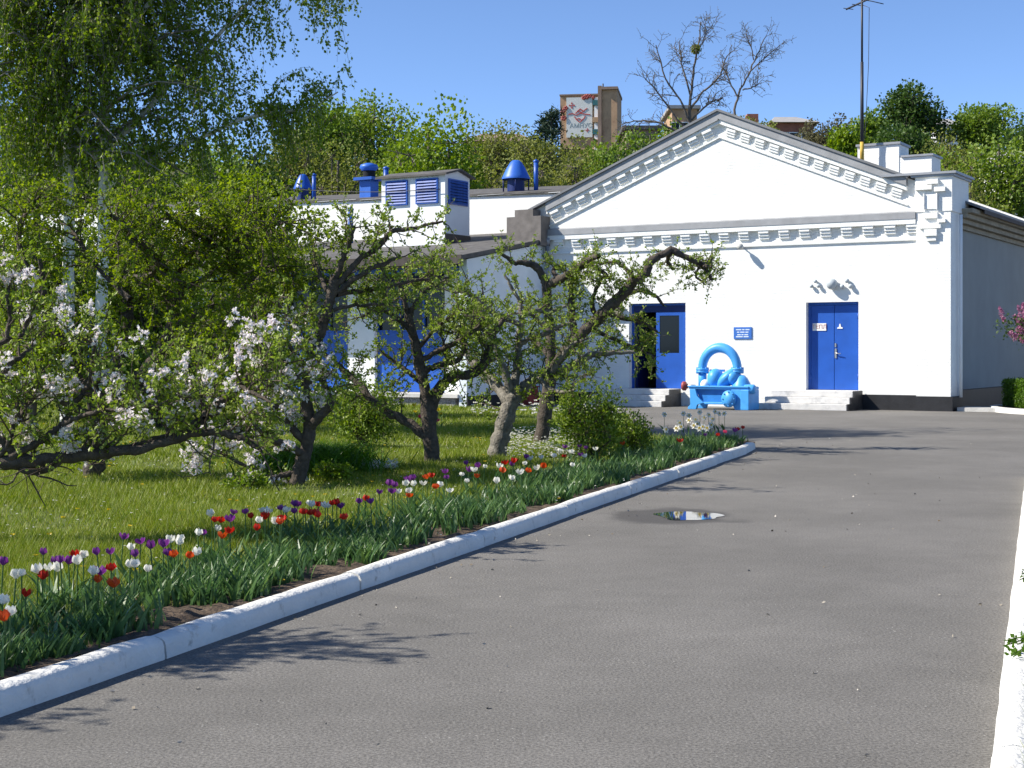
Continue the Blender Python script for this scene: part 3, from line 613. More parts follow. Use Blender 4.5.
# ------------------------------------------------------------------ roof ventilators
def on_px(px, py, y): x, z = p2f(px, py, y); return x, z
def cowl(px, pyb, pyt, wpx, y, label):
    x, z0 = on_px(px, pyb, y); _, z1 = on_px(px, pyt, y); P = l2w(x, y, z0); s = P.y / F; r = wpx / 2 * s; h = z1 - z0
    zr = min(z0, ct(x) + .135 * (y - YC + .25) + .05)
    o = empty('roof_ventilator', l2w(x, y, zr), ANG, label=label, cat='ventilator', group='blue ventilators on the long roof'); d = z0 - zr
    MB().lathe([(r * .62, 0), (r * .62, d + h * .35)], n=20).build('neck', M['dkblue'], o)
    MB().lathe([(r * 1.02, d + h * .22), (r * 1.02, d + h * .27), (r * .92, d + h * .38), (r * .66, d + h * .68), (r * .42, d + h * .90), (r * .25, d + h * .98), (0, d + h)], n=24).build('cowl', M['blue'] if wpx < 22 else M['cowl'], o)
    for q in range(4):
        a = q * 1.57 + .5; MB().tube([(r * .9 * math.cos(a), r * .9 * math.sin(a), 0), (r * .9 * math.cos(a), r * .9 * math.sin(a), d + h * .3)], .025, 6).build('stay', M['dkblue'], o)
M['cowl'] = mat('faded_cowl_blue', (.03, .13, .52), .45, .12, 3)
cowl(516, 185, 160, 28, YC + 1.4, 'large blue conical ventilator on the roof left of the gable')
cowl(303, 194, 174, 19, YC + 1.6, 'small blue conical ventilator at the far left end of the roof')
x, z0 = on_px(369, 194, YC + 1.1); zr = ct(x) + .19; o = empty('roof_ventilator', l2w(x, YC + 1.1, zr), ANG, label='blue mushroom topped ventilator on a square box behind the vent house', cat='ventilator', group='blue ventilators on the long roof')
zz = lambda py: on_px(369, py, YC + 1.1)[1] - zr
MB().box(-.24, .24, -.24, .24, -.02, zz(181)).build('box', M['cowl'], o); MB().box(-.40, .40, -.4, .4, zz(181) + .002, zz(178)).build('rim', M['blue'], o)
MB().lathe([(.22, zz(178)), (.22, zz(170))], n=16).build('neck', M['dark'], o)
MB().lathe([(.24, zz(171)), (.34, zz(168)), (.30, zz(165)), (.12, zz(163.3)), (0, zz(163))], n=20).build('cap', M['cowl'], o)
def stub(px, pyb, pyt, wpx, y, label, cap=True):
    x, z0 = on_px(px, pyb, y); _, z1 = on_px(px, pyt, y); P = l2w(x, y, 0); r = wpx / 2 * P.y / F
    o = empty('vent_pipe', l2w(x, y, z0), ANG, label=label, cat='vent pipe', group='blue vent pipes')
    MB().tube([(0, 0, -.3), (0, 0, (z1 - z0) * .9)], r, 12).build('pipe', M['blue'], o); MB().lathe([(r * 1.25, (z1 - z0) * .88), (r * 1.25, (z1 - z0) * .93), (0, z1 - z0)], n=12).build('cap', M['blue'], o)
stub(350.5, 238, 206.5, 5.5, 1.8, 'tall blue vent pipe against the white upper wall left of the vent house')
stub(536, 183, 159, 4.5, YC + 1.5, 'thin blue vent pipe just right of the large conical ventilator')
stub(314, 193, 173, 4, YC + 1.5, 'short blue vent pipe beside the small conical ventilator')
stub(386, 190, 166, 5, YC + 1.8, 'blue vent pipe peeping over the left end of the vent house roof')
# slack cable across the white wall
cp = [l2w(*((lambda t: (px2x(290 + 150 * t, yv - .1), yv - .1, p2f(290 + 150 * t, 189 + 3 * math.sin(t * 3.1), yv - .1)[1]))(t))) for t in np.linspace(0, 1, 14)]
MB().tube(cp, .012, 5).build('cable', M['mast'], label='thin dark cable slung to the vent house above the long white wall', cat='cable')
# ------------------------------------------------------------------ stepped chimney, aerial mast
yc = 5.0
xa, za = p2f(857.5, 172, yc); xb, zb = p2f(899, 142.5, yc); xc_, zc_ = p2f(931.5, 155.5, yc); zb2 = p2f(899, 144, yc)[1]
st = empty('chimney_stack', l2w((xa + xb) / 2, yc, roofz(xa)), ANG, label='white stepped brick stack rising behind the right slope of the gable', cat='chimney'); CO = ((xa + xb) / 2, yc, roofz(xa)); 
CO = (CO[0], yc, roofz(xa) )
def zrf(x): return roofz(x) - .05
MB().box(xa, xb, yc, yc + 1.0, zrf(xb), zb2).build('stack', M['white'], st, CO); MB().box(xb + .002, xc_, yc + .02, yc + .98, zrf(xc_), zc_).build('lower_stack', M['white'], st, CO)
MB().box(xa - .04, xb + .05, yc - .05, yc + 1.05, zb2 + .002, zb2 + .07).build('cap', M['tin'], st, CO); MB().box(xb + .06, xc_ + .06, yc - .04, yc + 1.04, zc_ + .002, zc_ + .06).build('cap', M['tin'], st, CO)
ym = yc - .35
xm_, zm = p2f(862, 165, ym); zr = roofz(xm_) + .1
ms = empty('aerial_mast', l2w(xm_, ym, zr), ANG, label='tall thin aerial mast with a yellow foot standing by the white stack', cat='aerial')
zm1 = p2f(862, 1.8, ym)[1] - zr; zy = p2f(862, 142, ym)[1] - zr; zm2 = p2f(862, 62, ym)[1] - zr
MB().tube([(0, 0, -.1), (0, 0, zy)], .06, 10).build('foot', M['yellow'], ms)
MB().tube([(0, 0, zy), (0, 0, zm2)], [.055, .045], 10).tube([(0, 0, zm2 - .1), (0, 0, zm1 + .3)], .034, 8).build('pole', M['mast'], ms)
m = MB().tube([(-.55, .2, zm1 - .12), (.55, -.2, zm1 + .10)], .028, 6)
for q in (-.5, -.2, .15, .45): m.tube([(q - .1, .2 - q * .4 - .3, zm1 + .2 * q), (q + .1, -.2 * q + .3, zm1 + .2 * q)], .012, 5)
m.tube([(.1, 0, zm1 + .05), (.62, .1, zm1 - .12)], .014, 5); m.build('aerial_boom', M['mast'], ms)
MB().tube([(.02, 0, zm1 - .1), (.22, .0, zm1 - .2), (.20, 0, zm1 * .6), (.10, 0, zy + .3), (.05, 0, zy - .1)], .010, 5).build('feed_cable', M['mast'], ms)
# ------------------------------------------------------------------ right side: far annexe roof, pavement, island
def simple_house(name, px0, px1, pyb, pyt, Y, dep, wall, roof, label, rh=.8, flat=False, rz=0.0):
    X0 = (px0 - 512) / F * Y; X1 = (px1 - 512) / F * Y; z0 = min(CH - (pyb - HY) / F * Y, float(hill_z(np.array((X0 + X1) / 2), np.array(Y))) ); z1 = CH - (pyt - HY) / F * Y
    o = empty(name, ((X0 + X1) / 2, Y + dep / 2, z0), rz, label=label, cat='building'); hw = (X1 - X0) / 2; hd = dep / 2; h = z1 - z0
    if flat:
        MB().box(-hw, hw, -hd, hd, -1, h).build('wall', wall, o); MB().box(-hw - .3, hw + .3, -hd - .3, hd + .3, h + .002, h + .3).build('roof', roof, o)
    else:
        MB().box(-hw, hw, -hd, hd, -1, h - rh).build('wall', wall, o)
        MB().add([(-hw - .5, -hd - .5, h - rh), (hw + .5, -hd - .5, h - rh), (hw + .5, hd + .5, h - rh), (-hw - .5, hd + .5, h - rh), (-hw * .6, 0, h), (hw * .6, 0, h)], [(0, 1, 5, 4), (1, 2, 5), (2, 3, 4, 5), (3, 0, 4), (3, 2, 1, 0)]).build('roof', roof, o)
    return o, hw, hd, h
def add_windows(o, hw, hd, h, n, rows, w, hh, z0, dz):
    me = MB().box(-w / 2, w / 2, -.05, .0, 0, hh).mesh('window', M['glass']); fr = frame_mb(-w / 2 - .06, w / 2 + .06, -.06, hh + .06, -.01, .07, .08).mesh('window_frame', M['wsign'])
    for r_ in range(rows):
        for q in range(n):
            wo = link('window', me, o, (-hw + 2 * hw * (q + .5) / n, -hd - .002, z0 + r_ * dz)); link('window_frame', fr, wo)
ra = empty('flat_outbuilding', l2w(7.5, 16, 0), ANG, label='white outbuilding whose roof edge shows above the right hand eave', cat='building')
_, zz_ = p2f(1012, 222, 15); 
MB().box(-2.2, 8, 0, 6, 0, p2f(1012, 213, 16)[1]).build('wall', M['white'], ra); MB().box(-2.4, 8.2, -.3, 6.2, p2f(1012, 213, 16)[1] + .002, p2f(1012, 211, 16)[1] + .02).build('roof', M['felt'], ra)
pv = [l2w(3.35, .2), l2w(3.35, -.55), l2w(14, -.55), l2w(14, .9), l2w(3.35, .9)]
MB().prism_xy([(p.x, p.y) for p in [l2w(3.32, .95), l2w(3.32, .0), l2w(12, .0), l2w(12, .95)]][::-1], -.02, .10).build('pavement', M['concrete'], kind='structure')
# island with hedge
isl = [gnd(998, 408), gnd(1010, 415.5), gnd(1030, 420)]
ic = Vector((13.75, 37.6, 0)); ring = [(13.75 + 1.5 * math.cos(2 * math.pi * q / 30), 37.6 + 2.4 * math.sin(2 * math.pi * q / 30)) for q in range(30)]
ki = empty('kerb', (ic.x, ic.y, 0), label='rounded white kerb of the planted island at the right edge by the side wall', cat='kerb')
for q in range(30):
    a = Vector((*ring[q], 0)); b = Vector((*ring[(q + 1) % 30], 0)); d = (b - a); me = MB().box(0, d.length - .006, 0, .15, -.02, .13).mesh('kerb_stone', M['kerb'])
    link('kerb_stone', me, ki, (a.x - ic.x, a.y - ic.y, 0), (0, 0, math.atan2(d.y, d.x)))
MB().prism_xy([(ic.x + (x - ic.x) * .93, ic.y + (y - ic.y) * .97) for x, y in ring], -.02, .10).build('island_bed', M['soil'], kind='structure')
# ------------------------------------------------------------------ far buildings on the hill
bt = empty('brick_tower_block', ((590 - 512) / F * 150, 150, float(hill_z(np.array(7.8), np.array(150.)))), R(-8), label='brown brick tower block with a huge pale advertising banner on the hill', cat='building')
zb_ = bt.location.z; k = 150 / F
def bz(py): return CH - (py - HY) * k - zb_
def bxx(px): return (px - 590) * k
MB().box(bxx(560), bxx(598), 0, 6, -3, bz(95.5)).build('wall', M['brick'], bt)
MB().box(bxx(598.3), bxx(602), -.6, 5, -3, bz(87)).build('corner_shaft', M['brickdk'], bt); MB().box(bxx(602.2), bxx(617.5), -.4, 6, -3, bz(91)).build('stair_tower', M['brick'], bt)
MB().box(bxx(601.6), bxx(618.2), -.7, 6.2, bz(91) + .01, bz(88.2)).build('parapet', M['brickdk'], bt)
MB().box(bxx(559.5), bxx(598.2), -.2, 6.1, bz(95.5) + .01, bz(94)).build('parapet', M['brickdk'], bt)
MB().tube([(bxx(603), 0, bz(90)), (bxx(603), 0, bz(84))], .08, 6).build('roof_pole', M['mast'], bt)
MB().box(bxx(594.5), bxx(598.2), -.25, -.01, bz(150), bz(98)).build('balcony_strip', M['plaster'], bt)
for py in (101, 118, 130, 140): MB().box(bxx(593.2), bxx(598.25), -.5, -.26, bz(py + 5), bz(py)).build('balcony', M['teal'] if py in (130, 101) else M['brick'], bt)
bn = empty('banner', (bxx(579.5), -.12, bz(117.5))); bn.parent = bt
hw, hh = 13 * k, 20 * k
MB().box(-hw, hw, -.12, .1, -hh, hh).build('sheet', M['banner'], bn)
def quadl(pts, w, mm, name):
    m = MB()
    for (x0, z0), (x1, z1) in zip(pts[:-1], pts[1:]):
        d = Vector((x1 - x0, z1 - z0)); nrm = Vector((-d.y, d.x)).normalized() * w / 2
        m.prism_xz([(x0 - nrm.x, z0 - nrm.y), (x1 - nrm.x, z1 - nrm.y), (x1 + nrm.x, z1 + nrm.y), (x0 + nrm.x, z0 + nrm.y)], -.16, -.122)
    m.build(name, mm, bn)
for pts in ([(-11, 3), (-7, 4), (-3, 2.2), (1, 4), (6, 3), (11, 2.5)], [(-5, 1), (-3, -2), (0, -1), (2, -3.2), (5, -1), (6, 1.5)], [(-2, 6), (1, 8.5), (4, 6), (8, 9)], [(-4, 4), (-1, 6.5), (2, 4.5), (5, 6.5)], [(-3, -2.2), (.5, -5), (4, -2)]):
    quadl([(x * k, z * k) for x, z in pts], .9 * k, M['bred'], 'emblem_line')
for cx, cz, s in ((-7.5, 12, 3.4), (8, -13, 2.2)):
    m = MB()
    for a, b in ((0, 1), (0, -1), (1, 0), (-1, 0), (0, 0)): m.prism_xz([((cx + (a * .62 - .30) * s) * k, (cz + b * .8 * s * .8) * k), ((cx + a * .62 * s) * k, (cz + (b * .64 - .34) * s) * k), ((cx + (a * .62 + .30) * s) * k, (cz + b * .64 * s) * k), ((cx + a * .62 * s) * k, (cz + (b * .64 + .34) * s) * k)], -.15, -.122)
    m.build('emblem_mark', M['bred'], bn)
text_mesh('lettering', 'АМНУС', 6.2 * k, M['bgrey'], bn, (1.5 * k, -.125, -8.4 * k), (R(90), 0, 0), .01)
# painted flowers at the banner's rim
m = MB()
for px, py, s in ((563, 111, 3), (566, 108, 2.5), (564, 118, 3), (587, 97, 3), (584, 98, 2.5), (590, 96.5, 2.2), (593.5, 98, 2)):
    for q in range(5): a = q * 1.2566; m.ball((bxx(px) + .5 * s * k * math.cos(a), -.3, bz(py) + .5 * s * k * math.sin(a)), .5 * s * k, .06, .5 * s * k, 8)
m.build('painted_flowers', M['red'], bt)
o, hw, hd, h = simple_house('brick_house', 776, 813, 150, 109, 118, 8, M['redbrick'], M['slate'], 'red brick house with a pale hipped roof on the skyline right of the gable', 1.1)
add_windows(o, hw, hd, h, 3, 2, .8, 1.0, h - 2.9, -2.8)
MB().box(-hw - 1.8, -hw - .9, -1, 0, h - 2.2, h + .1).build('chimney', M['redbrick'], o)
simple_house('tiled_house', 822, 846, 175, 149, 95, 6, M['redbrick'], M['redbrick'], 'low red roof showing between shrubs left of the aerial mast', .9)
o, hw, hd, h = simple_house('hill_house', 468, 532, 170, 125, 125, 10, M['brickdk'], M['brickdk'], 'dull brown roofed house on the skyline among trees left of the tower block', 1.4)
add_windows(o, hw, hd, h, 5, 1, .9, 1.1, h - 3, 2)
o, hw, hd, h = simple_house('ochre_house', 672, 697, 140, 109, 130, 7, M['brick'], M['slate'], 'ochre brick house behind the bare tree above the gable', .3, True)
add_windows(o, hw, hd, h, 3, 2, .8, 1.0, h - 2.2, -2.6)
o, hw, hd, h = simple_house('white_house', 936, 966, 150, 113, 135, 7, M['plaster'], M['slate'], 'pale house whose roof shows between two dark trees at right', 1.2)
add_windows(o, hw, hd, h, 3, 1, .8, 1.0, h - 2.6, 2)
o, hw, hd, h = simple_house('small_house', 1008, 1040, 160, 144, 90, 6, M['plaster'], M['slate'], 'little white house half hidden by trees at the far right edge', .9)
add_windows(o, hw, hd, h, 3, 1, .7, .9, h - 2.0, 2)
simple_house('long_house', 626, 658, 150, 130, 112, 7, M['brickdk'], M['felt'], 'long dark house under the bare tree right of the tower block', .5, True)
# ------------------------------------------------------------------ plants: grass, bed foliage
def frustum(x, y, pad=60): px = 512 + x / y * F; return (px > -pad) & (px < 1024 + pad)
def in_poly(x, y, poly):
    c = np.zeros(len(x), bool); n = len(poly)
    for i in range(n):
        x0, y0 = poly[i][0], poly[i][1]; x1, y1 = poly[(i + 1) % n][0], poly[(i + 1) % n][1]
        if y0 == y1: continue
        c ^= ((y0 > y) != (y1 > y)) & (x < (x1 - x0) * (y - y0) / (y1 - y0) + x0)
    return c
def blades(name, x, y, z0, h, w, lean, m, segs=1, tilt=None):
    n = len(x); a = rng.uniform(0, 2 * np.pi, n); la = rng.uniform(0, 2 * np.pi, n)
    s = np.stack([np.cos(a), np.sin(a), np.zeros(n)], 1) * w[:, None] / 2; b = np.stack([x, y, z0], 1)
    ld = np.stack([np.cos(la), np.sin(la), np.zeros(n)], 1) * (h * lean)[:, None]; up = np.array([0, 0, 1.0])
    if segs == 1:
        v = np.stack([b - s, b + s, b + ld + up * h[:, None]], 1).reshape(-1, 3); f = np.arange(n)[:, None] * 3 + np.arange(3)
        return link(name, np_mesh(name, v, f, m), kind='stuff')
    rows = []
    for q in range(segs + 1):
        t = q / segs; ww = (1 - t ** 2.2) * (.75 + .5 * math.sin(t * 2.6)) if q < segs else .03
        c = b + ld * t ** 2 + up * (h * (t - .25 * lean * t * t))[:, None]; rows += [c - s * ww, c + s * ww]
    v = np.stack(rows, 1).reshape(-1, 3); k = 2 * (segs + 1)
    f = np.concatenate([np.arange(n)[:, None] * k + np.array([2 * q, 2 * q + 1, 2 * q + 3, 2 * q + 2]) for q in range(segs)])
    return link(name, np_mesh(name, v, f, m), kind='stuff')
lp = [(p[0], p[1]) for p in lawn_poly]
N = 1300000; u = rng.random(N); y = 4.5 * (46 / 4.5) ** u; px = rng.uniform(-60, 800, N); x = (px - 512) / F * y
pb = (x - K0.x) * KP.x + (y - K0.y) * KP.y
wav = np.sin(x * 1.3 + 1) * np.sin(y * .9) + .6 * np.sin(x * 3.1 + y * 2.3)
k = in_poly(x, y, lp) & (pb > .5 + .35 * rng.random(N)) & (rng.random(N) < np.clip(.55 + .25 * wav, .15, 1))
x, y = x[k], y[k]; wv = wav[k]; n = len(x)
blades('lawn_grass', x, y, np.full(n, .05), rng.uniform(.035, .105, n) * (1 + .4 * wv.clip(-1, 1.5)), np.maximum(.005, .00065 * y) * rng.uniform(.7, 1.3, n), .6, L['grass'])
# small wild flowers in the grass
def dots(name, n, px0, px1, y0, y1, z, size, m):
    y = rng.uniform(y0, y1, n); x = (rng.uniform(px0, px1, n) - 512) / F * y; k = in_poly(x, y, lp); x, y = x[k], y[k]; n = len(x)
    P = np.stack([x, y, rng.uniform(z * .6, z, n)], 1); P = np.repeat(P, 5, 0); a = np.tile(np.arange(5) * 1.2566, n) + rng.random(5 * n)
    d = np.stack([np.cos(a), np.sin(a), np.full(5 * n, .25)], 1); link(name, leaf_mesh(name, P, d, np.full(5 * n, size), m, .4), kind='stuff')
dots('dandelions', 170, -20, 640, 9, 30, .16, .022, L['tyellow']); dots('daisies', 800, -20, 640, 10, 33, .15, .012, L['twhite'])
dots('far_narcissi', 160, 470, 620, 30, 38, .35, .05, L['twhite']); dots('cream_flowers', 700, 505, 580, 19.5, 26, .24, .02, L['twhite'])
# strap leaves of tulips and narcissi along the kerb
n = 21000; a = rng.uniform(-2.5, 17.4, n); clump = np.sin(a * 3.1) * .12 + np.sin(a * 7.7 + 1) * .08
b = .20 + .7 * clump + .05 + np.abs(rng.normal(0, .45, n)) + .12 * rng.random(n); k = (b < 1.8) & (rng.random(n) < np.clip(1.25 - .55 * b, .1, 1) * np.clip(.75 + .5 * np.sin(a * 4.3 + 2 * np.sin(a)), .15, 1)); a, b = a[k], b[k]; n = len(a)
c0 = np.array(K0); x = c0[0] + a * KD.x + b * KP.x; y = c0[1] + a * KD.y + b * KP.y
# gather the blades into rosettes
cl_ = rng.integers(0, n, n // 7); idx = rng.choice(cl_, n); x = x[idx] + rng.normal(0, .045, n); y = y[idx] + rng.normal(0, .045, n); bb_ = (x - K0.x) * KP.x + (y - K0.y) * KP.y; k = bb_ > .22; x, y = x[k], y[k]; n = len(x)
blades('bulb_foliage', x, y, np.full(n, .05), rng.uniform(.13, .31, n) * (.8 + .25 * np.sin(y * 2.7 + x) * np.sin(y * 1.1)), rng.uniform(.010, .027, n), .45, L['bulbleaf'], 4)
n = 2600; cx = gnd(318, 477); x = cx.x + rng.normal(0, .30, n); y = cx.y + rng.normal(0, .35, n)
o = blades('daylily_clump', x, y, np.full(n, .05), rng.uniform(.25, .5, n), rng.uniform(.012, .02, n), .8, L['daylily'], 3); del o['kind']; o.name = 'daylily'; tag(o, 'fresh green clump of arching strap leaves beside the blossoming apple trunk', 'plant')
# ------------------------------------------------------------------ tulips and narcissi
Z1 = [(4 * 0 + a / 3.012, 430 + b / 3.012) for a, b in ()]
def z1(l): return [(a / 3.012, 430 + b / 3.012) for a, b in l]
def z2(l): return [(260 + a / 3.413, 400 + b / 3.413) for a, b in l]
def z3(l): return [(500 + a / 3.657, 400 + b / 3.657) for a, b in l]
TUL = dict(
 purple=z1([(5,390),(125,360),(160,385),(185,383),(205,387),(300,360),(330,360),(367,315),(422,328),(458,343),(487,337),(410,367),(510,362),(290,420),(708,240),(737,240),(688,262),(850,230),(890,218),(612,302)]) + z2([(75,360),(120,350),(118,373),(280,357),(340,340),(380,340),(410,308),(437,280),(460,285),(455,305),(525,262),(510,268),(630,240),(640,258),(705,210),(710,235),(745,222),(910,190),(860,215),(508,264)]) + z3([(95,205),(240,168),(295,165),(295,195),(858,110),(855,125),(320,170)]),
 white=z1([(38,430),(67,420),(112,412),(143,405),(172,410),(230,388),(250,370),(272,418),(390,345),(385,397),(405,397),(540,318),(515,325),(530,330),(597,303),(585,362),(658,290),(640,248),(775,265),(800,238),(823,270),(863,235),(935,215),(985,222),(20,503),(25,540),(450,408)]) + z2([(20,372),(95,370),(45,408),(230,355),(170,350),(472,305),(512,303),(503,280),(555,280),(612,285),(705,270),(682,247),(735,235),(765,222),(855,262),(890,243),(815,222),(905,210),(1000,187),(655,302),(530,282),(805,272)]) + z3([(220,180),(265,185),(255,185),(350,175),(193,200),(80,260),(40,280),(260,233),(315,200),(150,205),(115,210),(140,245)]),
 red=z1([(220,365),(132,432),(85,480),(330,405),(645,263),(670,265),(755,253),(800,255),(845,262),(920,240),(955,245),(960,218),(1010,215),(700,297),(780,288)]) + z2([(70,398),(155,375),(195,385),(200,350),(255,345),(285,393),(355,330),(580,253),(835,210),(870,203),(18,392),(165,378)]) + z3([(15,225),(50,220),(235,200),(880,125),(895,105),(890,150),(905,98)]),
 orange=z1([(298,442),(350,452),(527,366),(570,369),(671,313),(108,560),(840,270)]) + z2([(595,290),(575,257),(740,255),(830,237),(505,320),(975,222),(915,235)]) + z3([(455,155),(12,252),(165,238)]),
 yellow=[(414, 405), (415, 411), (438, 409.5), (441, 413)], pink=[(420, 416.5), (437, 420), (731, 431)])
FL = {}
def flower_mesh(m, s=1.0, op=1.0):
    v = []; f = []
    for q in range(6):
        a = q * 1.047 + (.1 if q % 2 else 0); ca, sa = math.cos(a), math.sin(a); tx, ty = -sa, ca; r = (.034 if q % 2 else .030) * s; w = .024 * s; h = .062 * s
        pts = [(.006, 0, 0), (r, -w, h * .45), (r * 1.05, 0, h * .42), (r, w, h * .45), (r * .85 * op, -w * .6, h * .85), (r * .9 * op, w * .6, h * .85), (r * (.75 if q % 2 else .95) * op, 0, h * 1.08)]
        b0 = len(v); v += [(p[0] * ca + p[1] * tx, p[0] * sa + p[1] * ty, p[2]) for p in pts]; f += [tuple(b0 + i for i in g) for g in ((0, 2, 1), (0, 3, 2), (1, 2, 4), (2, 3, 5), (4, 2, 6), (2, 5, 6))]
    return MB().add(v, f, 0, True).mesh('flower', m)
LEAFV = [blades('leaf', np.array([.0] * 3), np.array([.0] * 3), np.zeros(3), rng.uniform(.16, .24, 3), rng.uniform(.026, .04, 3), .6, L['bulbleaf'], 4) for _ in range(4)]
leafme = [o.data for o in LEAFV]
for o in LEAFV: bpy.data.objects.remove(o)
stemme = MB().tube([(0, 0, 0), (.008, 0, .2), (.004, .003, .40)], .0042, 5, caps=False).mesh('stem', L['bulbleaf'])
for k in TUL: FL[k] = [flower_mesh(L['t' + k], s) for s in (.70, .80, .62)] + [flower_mesh(L['t' + k], s, 1.5) for s in (.66, .76)]
LAB = dict(purple='purple tulip in the bed along the white kerb', white='white tulip in the bed along the white kerb', red='red tulip in the bed along the white kerb', orange='orange tulip in the bed along the white kerb', yellow='yellow tulip in the grass behind the apple trunk', pink='rose pink flower in the bed')
ORD = 'first second third fourth fifth sixth seventh eighth ninth tenth eleventh twelfth thirteenth fourteenth fifteenth sixteenth seventeenth eighteenth nineteenth twentieth'.split()
def nth(i): return ORD[i] if i < 20 else 'twenty ' + ORD[i - 20]
cnt = 0; spots = []
for kcol, lst in TUL.items():
    for (px, py) in lst:
        H = .335 + random.uniform(-.025, .04); P = gnd(px, py, H); b2 = (P.x - K0.x) * KP.x + (P.y - K0.y) * KP.y
        if b2 < .3: P = P + KP * (.3 - b2)
        a_ = (P.x - K0.x) * KD.x + (P.y - K0.y) * KD.y; st_ = 'lawn' if kcol in ('yellow', 'pink') else max(0, int(a_ // SL) + 1)
        spots.append((kcol, st_, 512 + P.x / P.y * F, P, H))
spots.sort(key=lambda q: (q[0], str(q[1]).zfill(4), q[2])); seen = {}
for kcol, st_, sx_, P, H in spots:
    i = seen.get((kcol, st_), 0); seen[(kcol, st_)] = i + 1
    if st_ == 'lawn': lab = {'yellow': nth(i) + ' yellow tulip from the left by the bare apple trunk', 'pink': nth(i) + ' rose pink tulip from the left in the garden'}[kcol]
    else: lab = f'{kcol} tulip abreast of the {nth(st_)} kerb stone from the left, {nth(i)} {kcol} one there'
    o = empty('tulip', (P.x, P.y, .05), 0, label=lab, cat='tulip', group=kcol + ' tulips'); hs = (H - .08) / .40
    o.rotation_euler = (random.uniform(-.06, .06), random.uniform(-.06, .06), random.uniform(0, 6.28)); s = 1 + max(0, P.y - 10) * .02
    link('stem', stemme, o, (0, 0, 0), (0, 0, 0), (1, 1, hs)); link('flower', random.choice(FL[kcol]), o, (.004, .003, .395 * hs), (random.uniform(-.25, .25), random.uniform(-.25, .25), 0), (s * random.uniform(.85, 1.15), s, s * random.uniform(.85, 1.1)))
    link('leaves', random.choice(leafme), o); cnt += 1
nar = sorted(z3([(670,55),(690,80),(730,50),(745,70),(775,75),(800,55),(820,55),(740,105),(755,110),(728,110),(655,90),(645,110),(600,58),(660,105),(720,95),(605,115),(785,48),(690,62),(713,78),(762,60),(708,100),(770,98)]))
def narc():
    v = []; f = []
    for q in range(6):
        a = q * 1.047; ca, sa = math.cos(a), math.sin(a); b0 = len(v); r = .045; w = .018
        v += [(0, 0, 0), (r * .5 * ca - w * sa, r * .5 * sa + w * ca, .006), (r * ca, r * sa, .0), (r * .5 * ca + w * sa, r * .5 * sa - w * ca, .006)]; f.append((b0, b0 + 1, b0 + 2, b0 + 3))
    return MB().add(v, f).mesh('flower', L['twhite'])
nm = narc(); cup = MB().lathe([(.008, 0), (.012, .012), (.015, .014)], n=8).mesh('cup', L['tyellow'])
for i, (px, py) in enumerate(nar):
    P = gnd(px, py, .37); o = empty('narcissus', (P.x, P.y, .05), random.uniform(-.6, .6), label=f'{nth(i)} white narcissus from the left in the clump at the far bed end', cat='narcissus', group='white narcissi')
    link('stem', stemme, o, scale=(1, 1, .87)); fo = link('flower', nm, o, (.004, .0, .345), (R(70), 0, 0), (1.3, 1.3, 1.3)); link('cup', cup, fo); link('leaves', random.choice(leafme), o)
# white rockery patch
n = 1400; c = gnd(366, 476); x = c.x + rng.uniform(-.38, .38, n); y = c.y + rng.normal(0, .12, n); P = np.stack([x, y, .10 + rng.uniform(0, .09, n)], 1)
link('candytuft', leaf_mesh('candytuft', P - np.array([c.x, c.y, .06]), rng.normal(size=(n, 3)) * np.array([1, 1, .4]) + np.array([0, 0, .5]), np.full(n, .022), L['twhite'], .45), None, (c.x, c.y, .06), label='low mat of tiny cream white flowers in the grass near the tulips', cat='plant')
# ------------------------------------------------------------------ woody plants
def rand_perp(T):
    r = rng.normal(size=3); r -= T * (r @ T); return r / (np.linalg.norm(r) + 1e-9)
def twig_path(p, d, L_, r0, r1, n=5, wob=.25, grav=0.0, up=0.0):
    P = np.zeros((n, 4)); q = np.array(p, float); d = d / np.linalg.norm(d); P[0] = (*q, r0)
    for i in range(1, n):
        d = d + rng.normal(0, wob, 3); d[2] += up - grav * i / n; d /= np.linalg.norm(d); q = q + d * L_ / (n - 1); P[i] = (*q, r0 + (r1 - r0) * i / (n - 1))
    return P
def at(P, t):
    k = len(P) - 1; i = min(int(t * k), k - 1); f = t * k - i; T = P[i + 1, :3] - P[i, :3]; return P[i] * (1 - f) + P[i + 1] * f, T / (np.linalg.norm(T) + 1e-9)
def limb_world(pts, Y0):
    out = []
    for p in pts:
        px, py, r = p[0], p[1], p[2]; Y = Y0 + (p[3] if len(p) > 3 else 0); w = wp(px, py, Y); out.append((w.x, w.y, w.z, r * Y / F))
    return out
